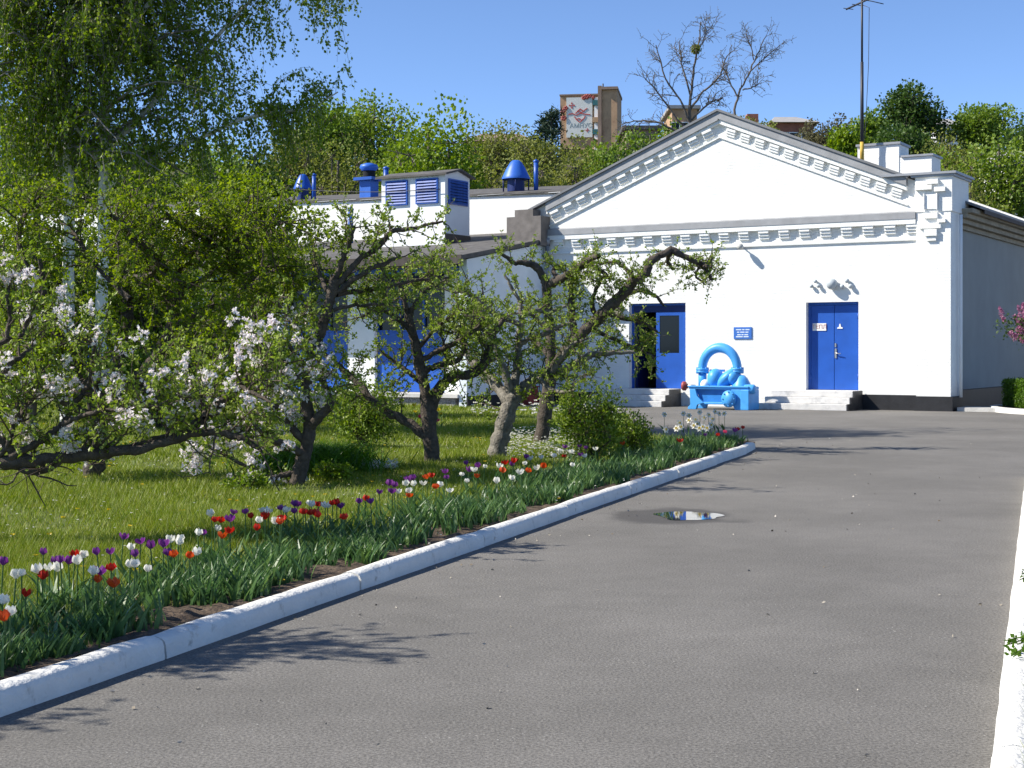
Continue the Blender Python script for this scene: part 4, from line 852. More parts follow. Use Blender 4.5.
def apple_tree(label, Y0, limbs, name='apple_tree', bark='bark', cat='apple tree', twigs=90, tw_len=(.25, .8), sub=3, leaf=L['apple'], lsize=.05, per=5, spacing=.07, blossom=0, bl_zone=None, knobs=True, spread=.25, depth_jit=.55, upb=.10, zmin=0.0, thick=1.0, leaf_keep=1.0):
    b = limb_world([limbs[0][0]], Y0)[0]; base = np.array([b[0], b[1], .05]); root = empty(name, base, label=label, cat=cat)
    T = Tubes(); B = Tubes(); paths = []; wts = []
    for li, lb in enumerate(limbs):
        dj = 0 if li == 0 else rng.normal(0, depth_jit); lw = [list(q) for q in limb_world(lb, Y0)]
        if li: 
            for i, q in enumerate(lw):
                sh = dj * min(1.0, i / max(1, len(lw) - 1)); k = (q[1] + sh) / q[1]; q[0] *= k; q[2] = CH + (q[2] - CH) * k; q[1] += sh
        else: lw[0][2] = -.05
        P = catmull(lw, 5)
        if knobs: P[:, :3] += rng.normal(0, .006, (len(P), 3)); P[:, 3] *= rng.uniform(.9, 1.14, len(P))
        P[:, 3] *= thick
        if li == 0: P[0, 3] *= 1.35; P[1, 3] *= 1.12
        T.add(P, 9 if P[:, 3].max() > .03 else 6)
        ln = np.linalg.norm(np.diff(P[:, :3], axis=0), axis=1).sum(); paths.append(P); wts.append(ln * (.35 if li == 0 else 1))
    trunk = link('trunk', T.mesh('trunk', M[bark], base), root)
    wts = np.array(wts) / sum(wts); lp_, ld_ = [], []; bp_ = []
    def leaves_on(P, dens):
        ln = np.linalg.norm(np.diff(P[:, :3], axis=0), axis=1).sum(); k = max(1, int(ln / spacing * dens))
        for t in np.concatenate([rng.uniform(.15, 1, k), [1.0]]):
            q, tg = at(P, min(t, .999)); m = rng.integers(max(1, per - 2), per + 2)
            d = rng.normal(size=(m, 3)) * .9 + tg * .5 + np.array([0, 0, .25]); lp_.append(np.repeat(q[None, :3], m, 0) + rng.normal(0, .012, (m, 3))); ld_.append(d)
            if blossom and rng.random() < blossom and (bl_zone is None or bl_zone(q)): bp_.append(q[:3] + np.array([0, 0, .02]))
    for _ in range(twigs):
        li = rng.choice(len(paths), p=wts); P = paths[li]; q, tg = at(P, rng.uniform(.45, 1.0) if li == 0 else rng.uniform(.12, 1.0) ** .8)
        d = rand_perp(tg) * 1.0 + tg * .55 + np.array([0, 0, upb * 3]); Ln = rng.uniform(*tw_len); r0 = min(q[3] * .5, .006 + Ln * .010)
        A = twig_path(q[:3], d, Ln, r0, .0035, 6, spread, 0, upb * .4); B.add(A, 4); leaves_on(A, .8)
        for _ in range(rng.poisson(sub)):
            q2, t2 = at(A, rng.uniform(.2, .95)); d2 = rand_perp(t2) + t2 * .5 + np.array([0, 0, upb * 2]); S_ = twig_path(q2[:3], d2, rng.uniform(.10, .38), min(q2[3], .005), .0025, 4, .25); B.add(S_, 3); leaves_on(S_, 1.0)
    for P in paths[1:]:
        A = P[len(P) // 3:]; leaves_on(A, .35)
    link('twigs', B.mesh('twigs', M['twig'], base), root, kind='stuff')
    lp_ = np.vstack(lp_); ld_ = np.vstack(ld_)
    if zmin: k = lp_[:, 2] > zmin + .06 * rng.normal(size=len(lp_)); lp_, ld_ = lp_[k], ld_[k]
    if leaf_keep < 1: k = rng.random(len(lp_)) < leaf_keep; lp_, ld_ = lp_[k], ld_[k]
    link('crown', leaf_mesh('crown', lp_, ld_, rng.uniform(.6, 1.15, len(lp_)) * lsize, leaf, .30, .3, base), root)
    if zmin: bp_ = [q for q in bp_ if q[2] > zmin]
    if bp_:
        bp = np.array(bp_); nfl = 13; C = np.repeat(bp, nfl, 0) + rng.normal(0, .03, (len(bp) * nfl, 3)); ax = unit(rng.normal(size=C.shape) + np.array([.0, -.3, .4])); s1 = unit(np.cross(ax, rng.normal(size=C.shape))); s2 = np.cross(ax, s1)
        pp, dd = [], []
        for q in range(5):
            a = q * 1.2566; pp.append(C); dd.append(s1 * math.cos(a) + s2 * math.sin(a) + ax * .35)
        link('blossom', leaf_mesh('blossom', np.vstack(pp), np.vstack(dd), np.full(5 * len(C), .026), L['blossom'], .42, .2, base), root)
    return root, len(lp_)
tot = 0
# blossoming apple (A)
A_l = [[(292, 492, 9), (300, 470, 8.5), (306, 448, 8), (309, 425, 8), (306, 405, 7.5), (306, 388, 7), (310, 366, 6.5), (317, 342, 6.3), (325, 318, 6), (331, 297, 6), (336, 278, 7)],
 [(336, 280, 4), (343, 258, 3.6), (350, 240, 3.2), (354, 226, 2.8)],
 [(337, 286, 4), (350, 270, 3.6), (362, 257, 3.4), (373, 251, 3.2), (384, 240, 3.2), (394, 231, 3), (410, 229, 2.4), (425, 225, 1.8), (444, 221, 1.2)],
 [(338, 292, 3.6), (355, 278, 3.2), (372, 269, 3), (388, 262, 2.4), (400, 256, 1.6)],
 [(336, 294, 3.6), (360, 291, 3), (385, 288, 2.6), (410, 281, 2.2), (430, 279, 1.8), (450, 277, 1.2)],
 [(331, 296, 3), (322, 281, 2.6), (316, 262, 2.4), (313, 244, 2)],
 [(333, 310, 2.6), (350, 306, 2.2), (375, 305, 1.8), (395, 303, 1.3)],
 [(309, 428, 6), (320, 416, 5.5), (330, 405, 5), (327, 393, 4.4), (322, 378, 4), (319, 360, 3.4)],
 [(306, 442, 5), (292, 428, 4.6), (283, 412, 4), (270, 402, 3.4), (255, 396, 2)],
 [(306, 455, 5), (290, 448, 4.6), (275, 441, 4.2), (262, 432, 3), (250, 420, 2)],
 [(300, 470, 4), (288, 474, 3.4), (270, 478, 3), (250, 468, 2.4), (225, 455, 2), (205, 444, 1.4)],
 [(307, 372, 3), (295, 352, 2.6), (280, 340, 2.2), (262, 332, 1.6)],
 [(312, 360, 2.6), (300, 336, 2.2), (290, 318, 1.8), (275, 300, 1.4)]]
def zoneA(q):
    px = 512 + q[0] / q[1] * F; py = HY - (q[2] - CH) / q[1] * F; return px < 332 and py > 300 and rng.random() < min(1, (py - 290) / 110) ** 1.5
r_, k_ = apple_tree('apple tree heavy with white blossom nearest the middle of the lawn', 16.3, A_l, twigs=140, blossom=.2, bl_zone=zoneA, lsize=.046, tw_len=(.15, .45), upb=.04, thick=.84); tot += k_
# apple B
B_l = [[(433, 473, 9.5), (431, 445, 8.6), (428, 418, 8), (425, 392, 6.5), (419, 362, 5.8), (413, 335, 5), (408, 314, 4.2)],
 [(431, 440, 6), (410, 424, 5), (388, 412, 4.6), (372, 400, 4.2), (360, 385, 4), (348, 374, 3.6), (335, 363, 3), (324, 354, 2.4)],
 [(430, 425, 7), (433, 405, 6.4), (440, 387, 6), (453, 377, 5.8), (468, 375, 5.4), (480, 368, 5.2), (487, 358, 5), (490, 345, 4), (496, 330, 3.4), (505, 318, 2.4)],
 [(422, 372, 4), (435, 366, 3.6), (448, 363, 3.4), (460, 358, 3), (466, 340, 2)],
 [(420, 362, 3), (440, 350, 3), (452, 344, 2.8), (468, 336, 2.2), (480, 325, 1.6)],
 [(413, 335, 3.4), (400, 320, 3), (388, 312, 2.6), (375, 310, 1.8), (360, 318, 1.4)],
 [(409, 318, 3.4), (418, 300, 2.8), (430, 288, 2.2), (446, 280, 1.6)], [(408, 316, 3.2), (404, 298, 2.6), (398, 282, 2), (395, 270, 1.4)],
 [(424, 385, 3), (408, 372, 2.6), (395, 362, 2.2), (382, 352, 1.6)], [(418, 350, 2.6), (434, 330, 2.2), (448, 318, 1.8), (462, 310, 1.3)]]
r_, k_ = apple_tree('old apple tree with a long low limb reaching left towards the round bush', 19.1, B_l, twigs=130, lsize=.046, tw_len=(.2, .55), upb=.05, thick=.9); tot += k_
C_l = [[(494, 465, 10.5), (499, 445, 9.8), (504, 425, 9.4), (509, 408, 9), (513, 397, 8)],
 [(510, 402, 7), (500, 389, 6.4), (489, 378, 6), (478, 368, 5), (468, 355, 4), (462, 340, 3), (458, 325, 2)],
 [(512, 402, 7), (521, 392, 6.4), (528, 384, 6), (538, 377, 5.4), (552, 372, 5), (568, 368, 4.6), (582, 360, 4.2), (594, 354, 3.6), (612, 353, 2.8), (634, 352, 1.8)],
 [(512, 398, 6), (515, 380, 5), (518, 360, 4.4), (519, 340, 4), (521, 322, 3.4), (520, 300, 2.6)],
 [(510, 396, 5), (507, 378, 4.4), (500, 360, 3.8), (494, 342, 3.4), (488, 325, 2.6), (480, 310, 1.8)],
 [(521, 325, 3), (508, 318, 3), (492, 312, 2.8), (478, 300, 2.6), (468, 293, 2.4), (452, 291, 1.8)],
 [(519, 345, 3), (530, 338, 2.8), (545, 334, 2.6), (560, 326, 2.2), (575, 322, 1.5)],
 [(520, 318, 3), (535, 311, 2.6), (550, 312, 2.2), (566, 306, 1.6)], [(520, 302, 2.4), (512, 288, 2), (505, 276, 1.4)],
 [(493, 340, 2.6), (478, 335, 2.4), (462, 330, 2), (448, 334, 1.4)], [(552, 372, 3), (560, 358, 2.6), (572, 345, 2), (588, 338, 1.4)], [(538, 377, 3), (548, 388, 2.4), (560, 392, 2), (575, 390, 1.2)]]
r_, k_ = apple_tree('leaning apple tree with a speckled grey trunk, middle of the three by the tulips', 20.5, C_l, bark='bark2', twigs=150, lsize=.046, tw_len=(.2, .55), upb=.05, thick=.92); tot += k_
D_l = [[(539, 453, 9), (542, 432, 8), (546, 408, 7.6), (549, 384, 7.4), (551, 360, 6.6), (550, 335, 5.4), (548, 310, 5), (547, 290, 5)],
 [(547, 290, 5), (544, 279, 4.6), (537, 268, 4), (528, 263, 3.4), (516, 263, 3), (507, 258, 2.2), (500, 252, 1.4)],
 [(548, 286, 5), (560, 279, 4.6), (571, 273, 4.2), (582, 264, 3.6), (592, 258, 3), (598, 256, 2.4)],
 [(571, 270, 3.6), (580, 266, 3.4), (592, 267, 3), (602, 271, 2.4), (610, 279, 1.6)], [(560, 279, 3), (553, 272, 2.4), (556, 266, 2), (566, 266, 1.6)],
 [(550, 372, 6), (565, 352, 6), (582, 334, 6), (597, 320, 6.4), (610, 307, 6.4), (622, 295, 6), (632, 283, 5.6), (636, 278, 5)],
 [(636, 282, 4.4), (646, 272, 5), (651, 261, 4.6), (660, 256, 4.2), (671, 250, 4.2), (681, 255, 3.6), (693, 261, 3), (704, 266, 2.6), (709, 274, 2), (712, 281, 1.5)],
 [(700, 264, 2.2), (708, 262, 1.8), (712, 257, 1.2)], [(704, 267, 2), (712, 266, 1.3)], [(671, 252, 2.6), (668, 262, 2), (674, 270, 1.4)], [(700, 265, 1.8), (696, 275, 1.4), (704, 284, 1)],
 [(622, 296, 3), (640, 290, 2.6), (655, 296, 2), (664, 306, 1.2)], [(606, 312, 3), (620, 318, 2.6), (640, 322, 2), (658, 332, 1.2)], [(597, 320, 3), (592, 304, 2.6), (596, 290, 2), (604, 276, 1.4)],
 [(574, 345, 4), (573, 325, 4), (571, 305, 3.6), (571, 285, 2.6)], [(549, 330, 3), (535, 318, 2.4), (522, 306, 1.8)], [(551, 360, 3), (540, 345, 2.6), (530, 338, 1.8)],
 [(636, 280, 2.6), (625, 268, 2.2), (612, 262, 1.6), (600, 264, 1)], [(590, 328, 2.6), (612, 338, 2.2), (635, 348, 1.8), (655, 358, 1.2)]]
r_, k_ = apple_tree('gnarled apple tree whose top limb arches right across the white gable wall', 23.0, D_l, twigs=165, tw_len=(.10, .34), lsize=.047, depth_jit=.35, upb=.04, thick=.9); tot += k_
# left foreground apple (E), trunk just outside the picture
E_l = [[(-70, 527, 16), (-62, 500, 14), (-50, 478, 12), (-36, 464, 10)],
 [(-40, 466, 8), (-10, 462, 7.2), (25, 461, 7), (60, 458, 6.6), (90, 455, 6), (112, 452, 5.6), (140, 446, 5), (170, 438, 4.6), (190, 428, 4.6), (205, 417, 4.6), (222, 402, 4.2), (240, 385, 4), (257, 367, 3.4), (272, 362, 2.6), (290, 359, 1.8)],
 [(112, 452, 5), (150, 447, 4.6), (185, 436, 4.2), (205, 432, 4), (228, 435, 3.6), (246, 440, 3), (260, 452, 2)],
 [(-20, 430, 4), (4, 442, 4), (14, 456, 4.4), (28, 472, 3.8), (46, 469, 3.6), (66, 458, 3.4), (88, 449, 3), (112, 444, 2.2)],
 [(8, 458, 4), (30, 447, 3.6), (50, 434, 3.4), (64, 423, 3), (72, 408, 2.8), (82, 393, 2.8), (94, 383, 2.6), (112, 380, 2.4), (132, 380, 2), (146, 368, 1.6), (152, 360, 1.2)],
 [(62, 425, 2.6), (82, 416, 2.4), (100, 411, 2.2), (122, 409, 1.8), (145, 407, 1.4), (165, 406, 1)],
 [(-30, 400, 4), (0, 378, 3.6), (9, 364, 3.2), (22, 356, 2.4), (34, 346, 1.6)], [(-20, 352, 3), (6, 340, 2.8), (22, 334, 2.4), (30, 318, 2), (34, 306, 1.4)], [(6, 338, 2.4), (10, 318, 2), (8, 298, 1.5), (12, 280, 1)],
 [(-10, 462, 3), (6, 450, 3), (12, 430, 2.6), (24, 412, 2), (30, 396, 1.4)], [(90, 385, 2), (92, 365, 1.6), (96, 340, 1.2)], [(240, 386, 2.4), (255, 395, 2), (272, 402, 1.4)],
 [(205, 418, 2.4), (200, 398, 2), (190, 380, 1.6), (182, 362, 1.2)], [(170, 438, 2.2), (165, 420, 1.8), (155, 400, 1.4)]]
r_, k_ = apple_tree('low spreading apple tree whose blossoming boughs reach in from the left edge', 11.2, E_l, twigs=185, blossom=.045, lsize=.041, depth_jit=.5, tw_len=(.16, .44), upb=.16, zmin=.70); tot += k_
# yellow green tree behind (F) with a thick short trunk
F_l = [[(92, 484, 11), (94, 465, 10.5), (97, 445, 10), (98, 425, 9.5), (99, 405, 9)],
 [(98, 410, 7), (85, 385, 6), (70, 355, 5), (55, 325, 4), (45, 295, 3), (40, 260, 2)], [(100, 410, 7), (112, 380, 6), (122, 345, 5.4), (128, 310, 5), (126, 280, 4.6), (129, 245, 4), (128, 225, 3)],
 [(100, 412, 7), (130, 385, 6), (160, 350, 5.6), (175, 315, 5), (180, 285, 5), (178, 268, 5), (184, 256, 4.4), (200, 250, 4), (208, 240, 3.6), (216, 234, 2.8), (230, 226, 2)],
 [(178, 270, 4), (166, 270, 3.6), (158, 260, 3.4), (146, 248, 3), (134, 238, 2.8), (126, 227, 2.4), (112, 216, 1.8)], [(208, 240, 2.6), (195, 232, 2.4), (180, 225, 2), (165, 212, 1.4)],
 [(170, 330, 4), (195, 315, 3.6), (225, 300, 3), (250, 285, 2.4), (275, 270, 1.8)], [(240, 292, 2.4), (255, 275, 2.2), (268, 262, 1.8), (285, 254, 1.2)],
 [(130, 300, 3), (105, 275, 2.6), (85, 250, 2.2), (70, 225, 1.6)], [(180, 290, 3), (205, 278, 2.6), (222, 262, 2), (240, 250, 1.4)], [(126, 280, 3), (150, 275, 2.6), (160, 262, 2)],
 [(130, 385, 4), (165, 378, 3.4), (200, 362, 2.8), (235, 345, 2.2), (262, 330, 1.5)], [(60, 335, 3), (35, 320, 2.6), (12, 310, 2), (-15, 300, 1.5)], [(70, 355, 3), (40, 350, 2.4), (10, 345, 1.8)],
 [(45, 295, 2.4), (20, 270, 2), (0, 245, 1.4)], [(128, 235, 2.4), (145, 215, 2), (160, 200, 1.4)], [(200, 362, 2), (215, 335, 1.8), (228, 315, 1.4)],
 [(45, 300, 3), (20, 250, 2.4), (25, 215, 2), (40, 195, 1.2)], [(98, 420, 5), (60, 400, 4), (20, 385, 3), (-20, 375, 2)], [(200, 250, 3), (235, 240, 2.4), (262, 228, 2), (290, 222, 1.2)], [(235, 345, 2.4), (262, 320, 2), (285, 300, 1.6), (300, 285, 1)], [(130, 385, 3), (175, 400, 2.6), (215, 395, 2), (250, 385, 1.4)]]
r_, k_ = apple_tree('thick trunked tree with a yellow green crown filling the left of the lawn', 17.2, F_l, 'orchard_tree', cat='tree', twigs=470, tw_len=(.25, .75), sub=4, leaf=L['yellowgreen'], lsize=.05, spread=.22, per=5, depth_jit=1.0, upb=.015); tot += k_
# the tree left of the picture whose shade dapples the near bed and road
rng = np.random.default_rng(21)
G_l = [[(-610, 700, 26), (-620, 560, 23), (-620, 440, 21), (-615, 330, 18)], [(-618, 350, 12), (-560, 270, 10), (-470, 190, 8), (-390, 150, 5), (-320, 135, 3)], [(-615, 320, 12), (-610, 220, 10), (-580, 120, 7), (-560, 60, 4)], [(-618, 370, 10), (-710, 240, 8), (-800, 150, 6), (-870, 100, 3)], [(-570, 290, 8), (-470, 260, 6), (-380, 245, 4), (-310, 240, 2.6)]]
r_, k_ = apple_tree('apple tree just beyond the left edge of the picture shading the near tulips', 7.15, G_l, twigs=150, tw_len=(.3, .75), sub=2, lsize=.055, depth_jit=.5); tot += k_
# ------------------------------------------------------------------ birch
M['birchtwig'] = mat('birch_limb_bark', (.20, .18, .16), .9, .3, 10)
def birch():
    Y0 = 27.0; b = gnd(68, HY + F * CH / Y0); base = np.array([b.x, b.y, .05]); root = empty('birch_tree', base, label='tall weeping birch with two white stems at the upper left', cat='tree')
    T = Tubes(); B = Tubes(); HL = Tubes(); lim = []
    stems = [[(66, 440, 6.5), (68, 330, 6), (69, 190, 5.4), (67, 110, 4.6), (63, 40, 4), (60, -60, 3), (58, -150, 2)], [(97, 440, 6.5), (101, 320, 6), (104, 180, 5.4), (104, 90, 4.8), (100, 10, 4), (104, -90, 3), (112, -190, 2)]]
    SP = []
    for s in stems:
        P = catmull(limb_world(s, Y0), 5); P[0, 2] = 0; P[:, :3] += rng.normal(0, .012, (len(P), 3)); T.add(P, 10); SP.append(P)
    link('trunk', T.mesh('trunk', M['birch'], base), root)
    hand = [[(104, 190, 3), (140, 165, 2.6), (175, 148, 2.4), (205, 136, 2), (240, 120, 1.8), (275, 112, 1.2)], [(104, 150, 3.2), (138, 120, 3), (170, 82, 2.8), (200, 55, 2.4), (232, 20, 2), (262, -10, 1.6), (300, -40, 1), (330, -45, .8)], [(104, 90, 3), (130, 30, 2.6), (180, -30, 2.2), (250, -70, 1.8), (310, -70, 1.3), (345, -30, .8)], [(67, 120, 3), (50, 70, 2.6), (20, 20, 2.2), (-30, -30, 1.6)], [(104, 175, 2.4), (85, 140, 2), (60, 110, 1.6), (30, 95, 1)], [(69, 190, 2.6), (50, 150, 2.2), (20, 130, 1.8), (-20, 120, 1.2)], [(240, 120, 1.6), (280, 112, 1.3), (310, 108, 1), (338, 92, .7)]]
    for h in hand:
        dj = rng.normal(0, .5); hw = [(q[0], q[1], q[2], dj * i / len(h)) for i, q in enumerate(h)]; P = catmull(limb_world(hw, Y0), 4); HL.add(P, 6); lim.append(P)
    for _ in range(130):
        S_ = SP[rng.integers(2)]; q, tg = at(S_, rng.uniform(.34, .98)); a = rng.uniform(0, 6.28); d = np.array([math.cos(a) * 1.0, math.sin(a) * .9, rng.uniform(.2, .9)]); Ln = rng.uniform(1.6, 3.8)
        P = twig_path(q[:3], d, Ln, min(q[3] * .45, .035), .006, 8, .12, .28); B.add(P, 5); lim.append(P)
    lp_, ld_ = [], []; fringe = lim[2]
    for P in [fringe] * 3 + lim[:7] * 4 + lim:
        for _ in range(rng.integers(20, 30)):
            q, tg = at(P, rng.uniform(.12, 1)); d = rand_perp(tg) * .9 + tg * .4 + np.array([0, 0, -.1]); Ln = rng.uniform(.5, 1.5) * (1.5 if P is fringe else 1)
            A = twig_path(q[:3], d, Ln, .006, .002, 8, .14, .85)
            px = 512 + A[:, 0] / A[:, 1] * F; py = HY - (A[:, 2] - CH) / A[:, 1] * F
            lim_px = 335; low = 178 + 18 * math.sin(px[-1] * .06) if px[-1] < 235 else 150
            if px.max() > 358 or (py[-1] > low + 25): continue
            if 325 < px.max() and py[-1] > 115: continue
            if 278 < px.mean() < 300 and py.mean() < 70 and rng.random() < .8: continue
            B.add(A, 3); n = int(Ln / .034); t = rng.uniform(.08, 1, n)
            Q = np.array([at(A, x)[0][:3] for x in t]) + rng.normal(0, .035, (n, 3)); lp_.append(Q); ld_.append(rng.normal(0, .6, (n, 3)) + np.array([0, 0, -.9]))
    link('limbs', HL.mesh('limbs', M['birch'], base), root)
    link('branches', B.mesh('branches', M['birchtwig'], base), root); lp_ = np.vstack(lp_); ld_ = np.vstack(ld_)
    link('crown', leaf_mesh('crown', lp_, ld_, rng.uniform(.05, .085, len(lp_)), L['birch'], .36, .2, base), root); return len(lp_)
nb_ = birch()
# ------------------------------------------------------------------ bushes (stems, leaves through the whole volume)
def bush(label, c, rx, ry, h, n, leaf, size, name='bush', cat='bush', lumps=9, z0=.05, floret=None, nf=0, hollow=.35, zr=(.25, .82), vs=1.0):
    c = np.array([c[0], c[1], z0]); root = empty(name, c, label=label, cat=cat); B = Tubes(); lp_ = []; 
    cen = []
    for _ in range(lumps):
        a = rng.uniform(0, 6.28); r = rng.uniform(.2, .78) ; cen.append((math.cos(a) * r * rx, math.sin(a) * r * ry, h * rng.uniform(*zr), rng.uniform(.26, .48)))
    for cx, cy, cz, s in cen:
        P = catmull([(0, 0, 0, .02), (cx * .4, cy * .4, cz * .5, .013), (cx, cy, cz, .006)], 4); B.add(P, 4)
        m = n // lumps; d = unit(rng.normal(size=(m, 3))); r = (hollow + (1 - hollow) * rng.random((m, 1)) ** .6); rr = np.array([rx * s * 1.25, ry * s * 1.25, h * .42 * (s + .45) * vs])
        q = np.array([cx, cy, cz]) + d * r * rr * (1 + .18 * rng.normal(size=(m, 1))); q[:, 2] = np.maximum(q[:, 2], .03); lp_.append(q)
        for _ in range(6): e = np.array([cx, cy, cz]) + unit(rng.normal(size=3) + np.array([0, 0, .4])) * rr * .95; B.add(catmull([(cx, cy, cz, .006), (*((np.array([cx, cy, cz]) + e) / 2 + rng.normal(0, .02, 3)), .004), (*e, .002)], 3), 3)
    link('stems', B.mesh('stems', M['twig'], (0, 0, 0)), root); q = np.vstack(lp_)
    link('crown', leaf_mesh('crown', q, rng.normal(size=q.shape) + unit(q - np.array([0, 0, h * .4])) * .7 + np.array([0, 0, .2]), rng.uniform(.6, 1.2, len(q)) * size, leaf, .36, .25), root)
    if floret is not None:
        pp = []
        for _ in range(nf):
            cx, cy, cz, s = cen[rng.integers(lumps)]; d = unit(rng.normal(size=3) + np.array([-.3, -.5, .3])); p = np.array([cx, cy, cz]) + d * np.array([rx * s * 1.3, ry * s * 1.3, h * .42 * (s + .5) * vs]); m = 90
            t = rng.random(m); ax = unit(d * .6 + np.array([0, 0, .8])); rad = .055 * (1 - t * .75); pp.append(p + ax[None] * (t * .19)[:, None] + unit(rng.normal(size=(m, 3))) * rad[:, None])
        q = np.vstack(pp); link('flowers', leaf_mesh('flowers', q, rng.normal(size=q.shape), np.full(len(q), .035), floret, .45, .2), root)
    return root
bush('round dense dark green bush left of the first bare trunk on the lawn', gnd(362, 452), .58, .5, 1.0, 7000, L['shrub'], .05, lumps=18, zr=(.2, .75))
bush('loose yellow green bush at the far end of the tulip bed near the kerb', gnd(590, 467), .55, .5, 1.05, 5200, L['shrub'], .045, lumps=16, hollow=.1, zr=(.16, .78))
bush('darker small bush crowding the right side of the loose bush by the kerb', gnd(632, 462), .38, .4, .72, 3400, L['shrub'], .042, lumps=14, hollow=.1, zr=(.15, .65))
bush('low fresh green cushion plant in the grass under the blossom', gnd(336, 487), .26, .22, .25, 900, L['bright'], .04, 'cushion_plant', 'plant', 6)
bush('small leafy weed patch under the leftmost blossoms near the trunk', gnd(250, 497), .26, .2, .2, 500, L['shrub'], .05, 'weed_clump', 'plant', 6)
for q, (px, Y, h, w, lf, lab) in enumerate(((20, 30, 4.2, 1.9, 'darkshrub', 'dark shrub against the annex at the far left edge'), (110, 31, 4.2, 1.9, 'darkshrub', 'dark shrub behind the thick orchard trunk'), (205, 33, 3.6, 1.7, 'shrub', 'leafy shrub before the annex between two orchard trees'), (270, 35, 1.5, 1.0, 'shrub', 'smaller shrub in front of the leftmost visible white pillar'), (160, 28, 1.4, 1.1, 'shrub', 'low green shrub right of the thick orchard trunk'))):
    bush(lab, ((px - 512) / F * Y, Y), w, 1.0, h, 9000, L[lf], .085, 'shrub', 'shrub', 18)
# lilac and hedge on the island at right
bush('pink flowering lilac at the right edge in front of the grey side wall', ((1056 - 512) / F * 31, 31), 1.45, 1.0, 2.45, 3600, L['lilacleaf'], .08, 'lilac', 'lilac', 16, floret=L['lilac'], nf=110, zr=(.76, .86), vs=.42)
hc = ic; root = empty('clipped_hedge', (hc.x + .15, hc.y + .35, .10), label='clipped bright green hedge on the kerbed island below the lilac', cat='hedge')
n = 26000; q = rng.uniform(-1, 1, (n, 3)); ax = rng.integers(0, 3, n); sg = np.where(rng.random(n) < .5, -1, 1); q[np.arange(n), ax] = sg * rng.uniform(.85, 1.03, n); dim = np.array([.95, 1.4, .34]); q = q * dim + np.array([0, 0, .36]) + rng.normal(0, .015, (n, 3)); q[:, 2] = np.maximum(q[:, 2], .02)
link('crown', leaf_mesh('crown', q, rng.normal(size=q.shape) + np.array([0, 0, .3]), rng.uniform(.035, .06, n), L['hedge'], .4, .2), root)
MB().box(-.75, .75, -1.2, 1.2, .0, .52).build('stems', M['greybark'], root)
# verge plants over the right kerb
def verge_weed(px, py, n, lf, label):
    P = gnd(px, py, .12); base = np.array([P.x + .20, P.y + .03, .06]); root = empty('weed', base, label=label, cat='weed'); T = Tubes(); lp_ = []
    for q in range(6):
        e = np.array([P.x + rng.uniform(-.03, .12), P.y + rng.uniform(-.10, .14), .125 + rng.uniform(.0, .07)]); S_ = catmull([(*base, .003), (*((base + e) / 2 + np.array([0, 0, .07])), .0025), (*e, .0015)], 5); T.add(S_, 4)
        for t in rng.uniform(.35, 1, n // 6): lp_.append(at(S_, min(t, .999))[0][:3] + rng.normal(0, .012, 3))
    link('stems', T.mesh('stems', L[lf], base), root); q = np.array(lp_); link('leaves', leaf_mesh('leaves', q, rng.normal(size=q.shape) + np.array([-.4, 0, .3]), rng.uniform(.02, .04, len(q)), L[lf], .36, .3, base), root)
verge_weed(1010, 657, 70, 'hedge', 'small leafy green weed sprawling over the white kerb in the lower right')
verge_weed(1021, 583, 46, 'dark', 'dark weed hanging over the right kerb, farther up than the green one')
q = gnd(1007, 762); o = empty('seed_stalk', (q.x + .16, q.y, .06), label='dry seed stalk standing at the right kerb in the bottom corner', cat='plant')
MB().tube([(0, 0, 0), (-.03, 0, .12), (-.05, .02, .27)], .003, 5).build('stem', M['twig'], o); MB().ball((-.05, .02, .28), .012, n=8).build('seed_head', M['twig'], o)
n = 14000; x = rng.uniform(-3, 9, n); y = rng.uniform(3, 16, n); P0 = rk0; al = (x - 0); a = rng.uniform(-5, 10, n); b = .17 + rng.random(n) ** 1.5 * 1.2; X_ = P0.x + RD.x * a + b * RD.y; Y_ = P0.y + RD.y * a - b * RD.x
blades('verge_grass', X_, Y_, np.full(n, .055), rng.uniform(.05, .15, n), np.full(n, .009), .7, L['grass'])
# litter of petals and dry leaves on the road
n = 260; a = rng.uniform(-3, 22, n); b = rng.uniform(-3.9, -.1, n); b = np.where(rng.random(n) < .5, -np.abs(rng.normal(0, .3, n)) - .05, b); X_ = K0.x + KD.x * a + KP.x * b; Y_ = K0.y + KD.y * a + KP.y * b
P = np.stack([X_, Y_, np.full(n, .006)], 1); d = rng.normal(size=(n, 3)); d[:, 2] = rng.uniform(.02, .2, n)
link('road_litter', leaf_mesh('road_litter', P, d, rng.uniform(.012, .03, n), leafmat('dry_litter', [(.10, .07, .04), (.30, .27, .22), (.45, .42, .38)], .8, 0), .35, .3), kind='stuff')
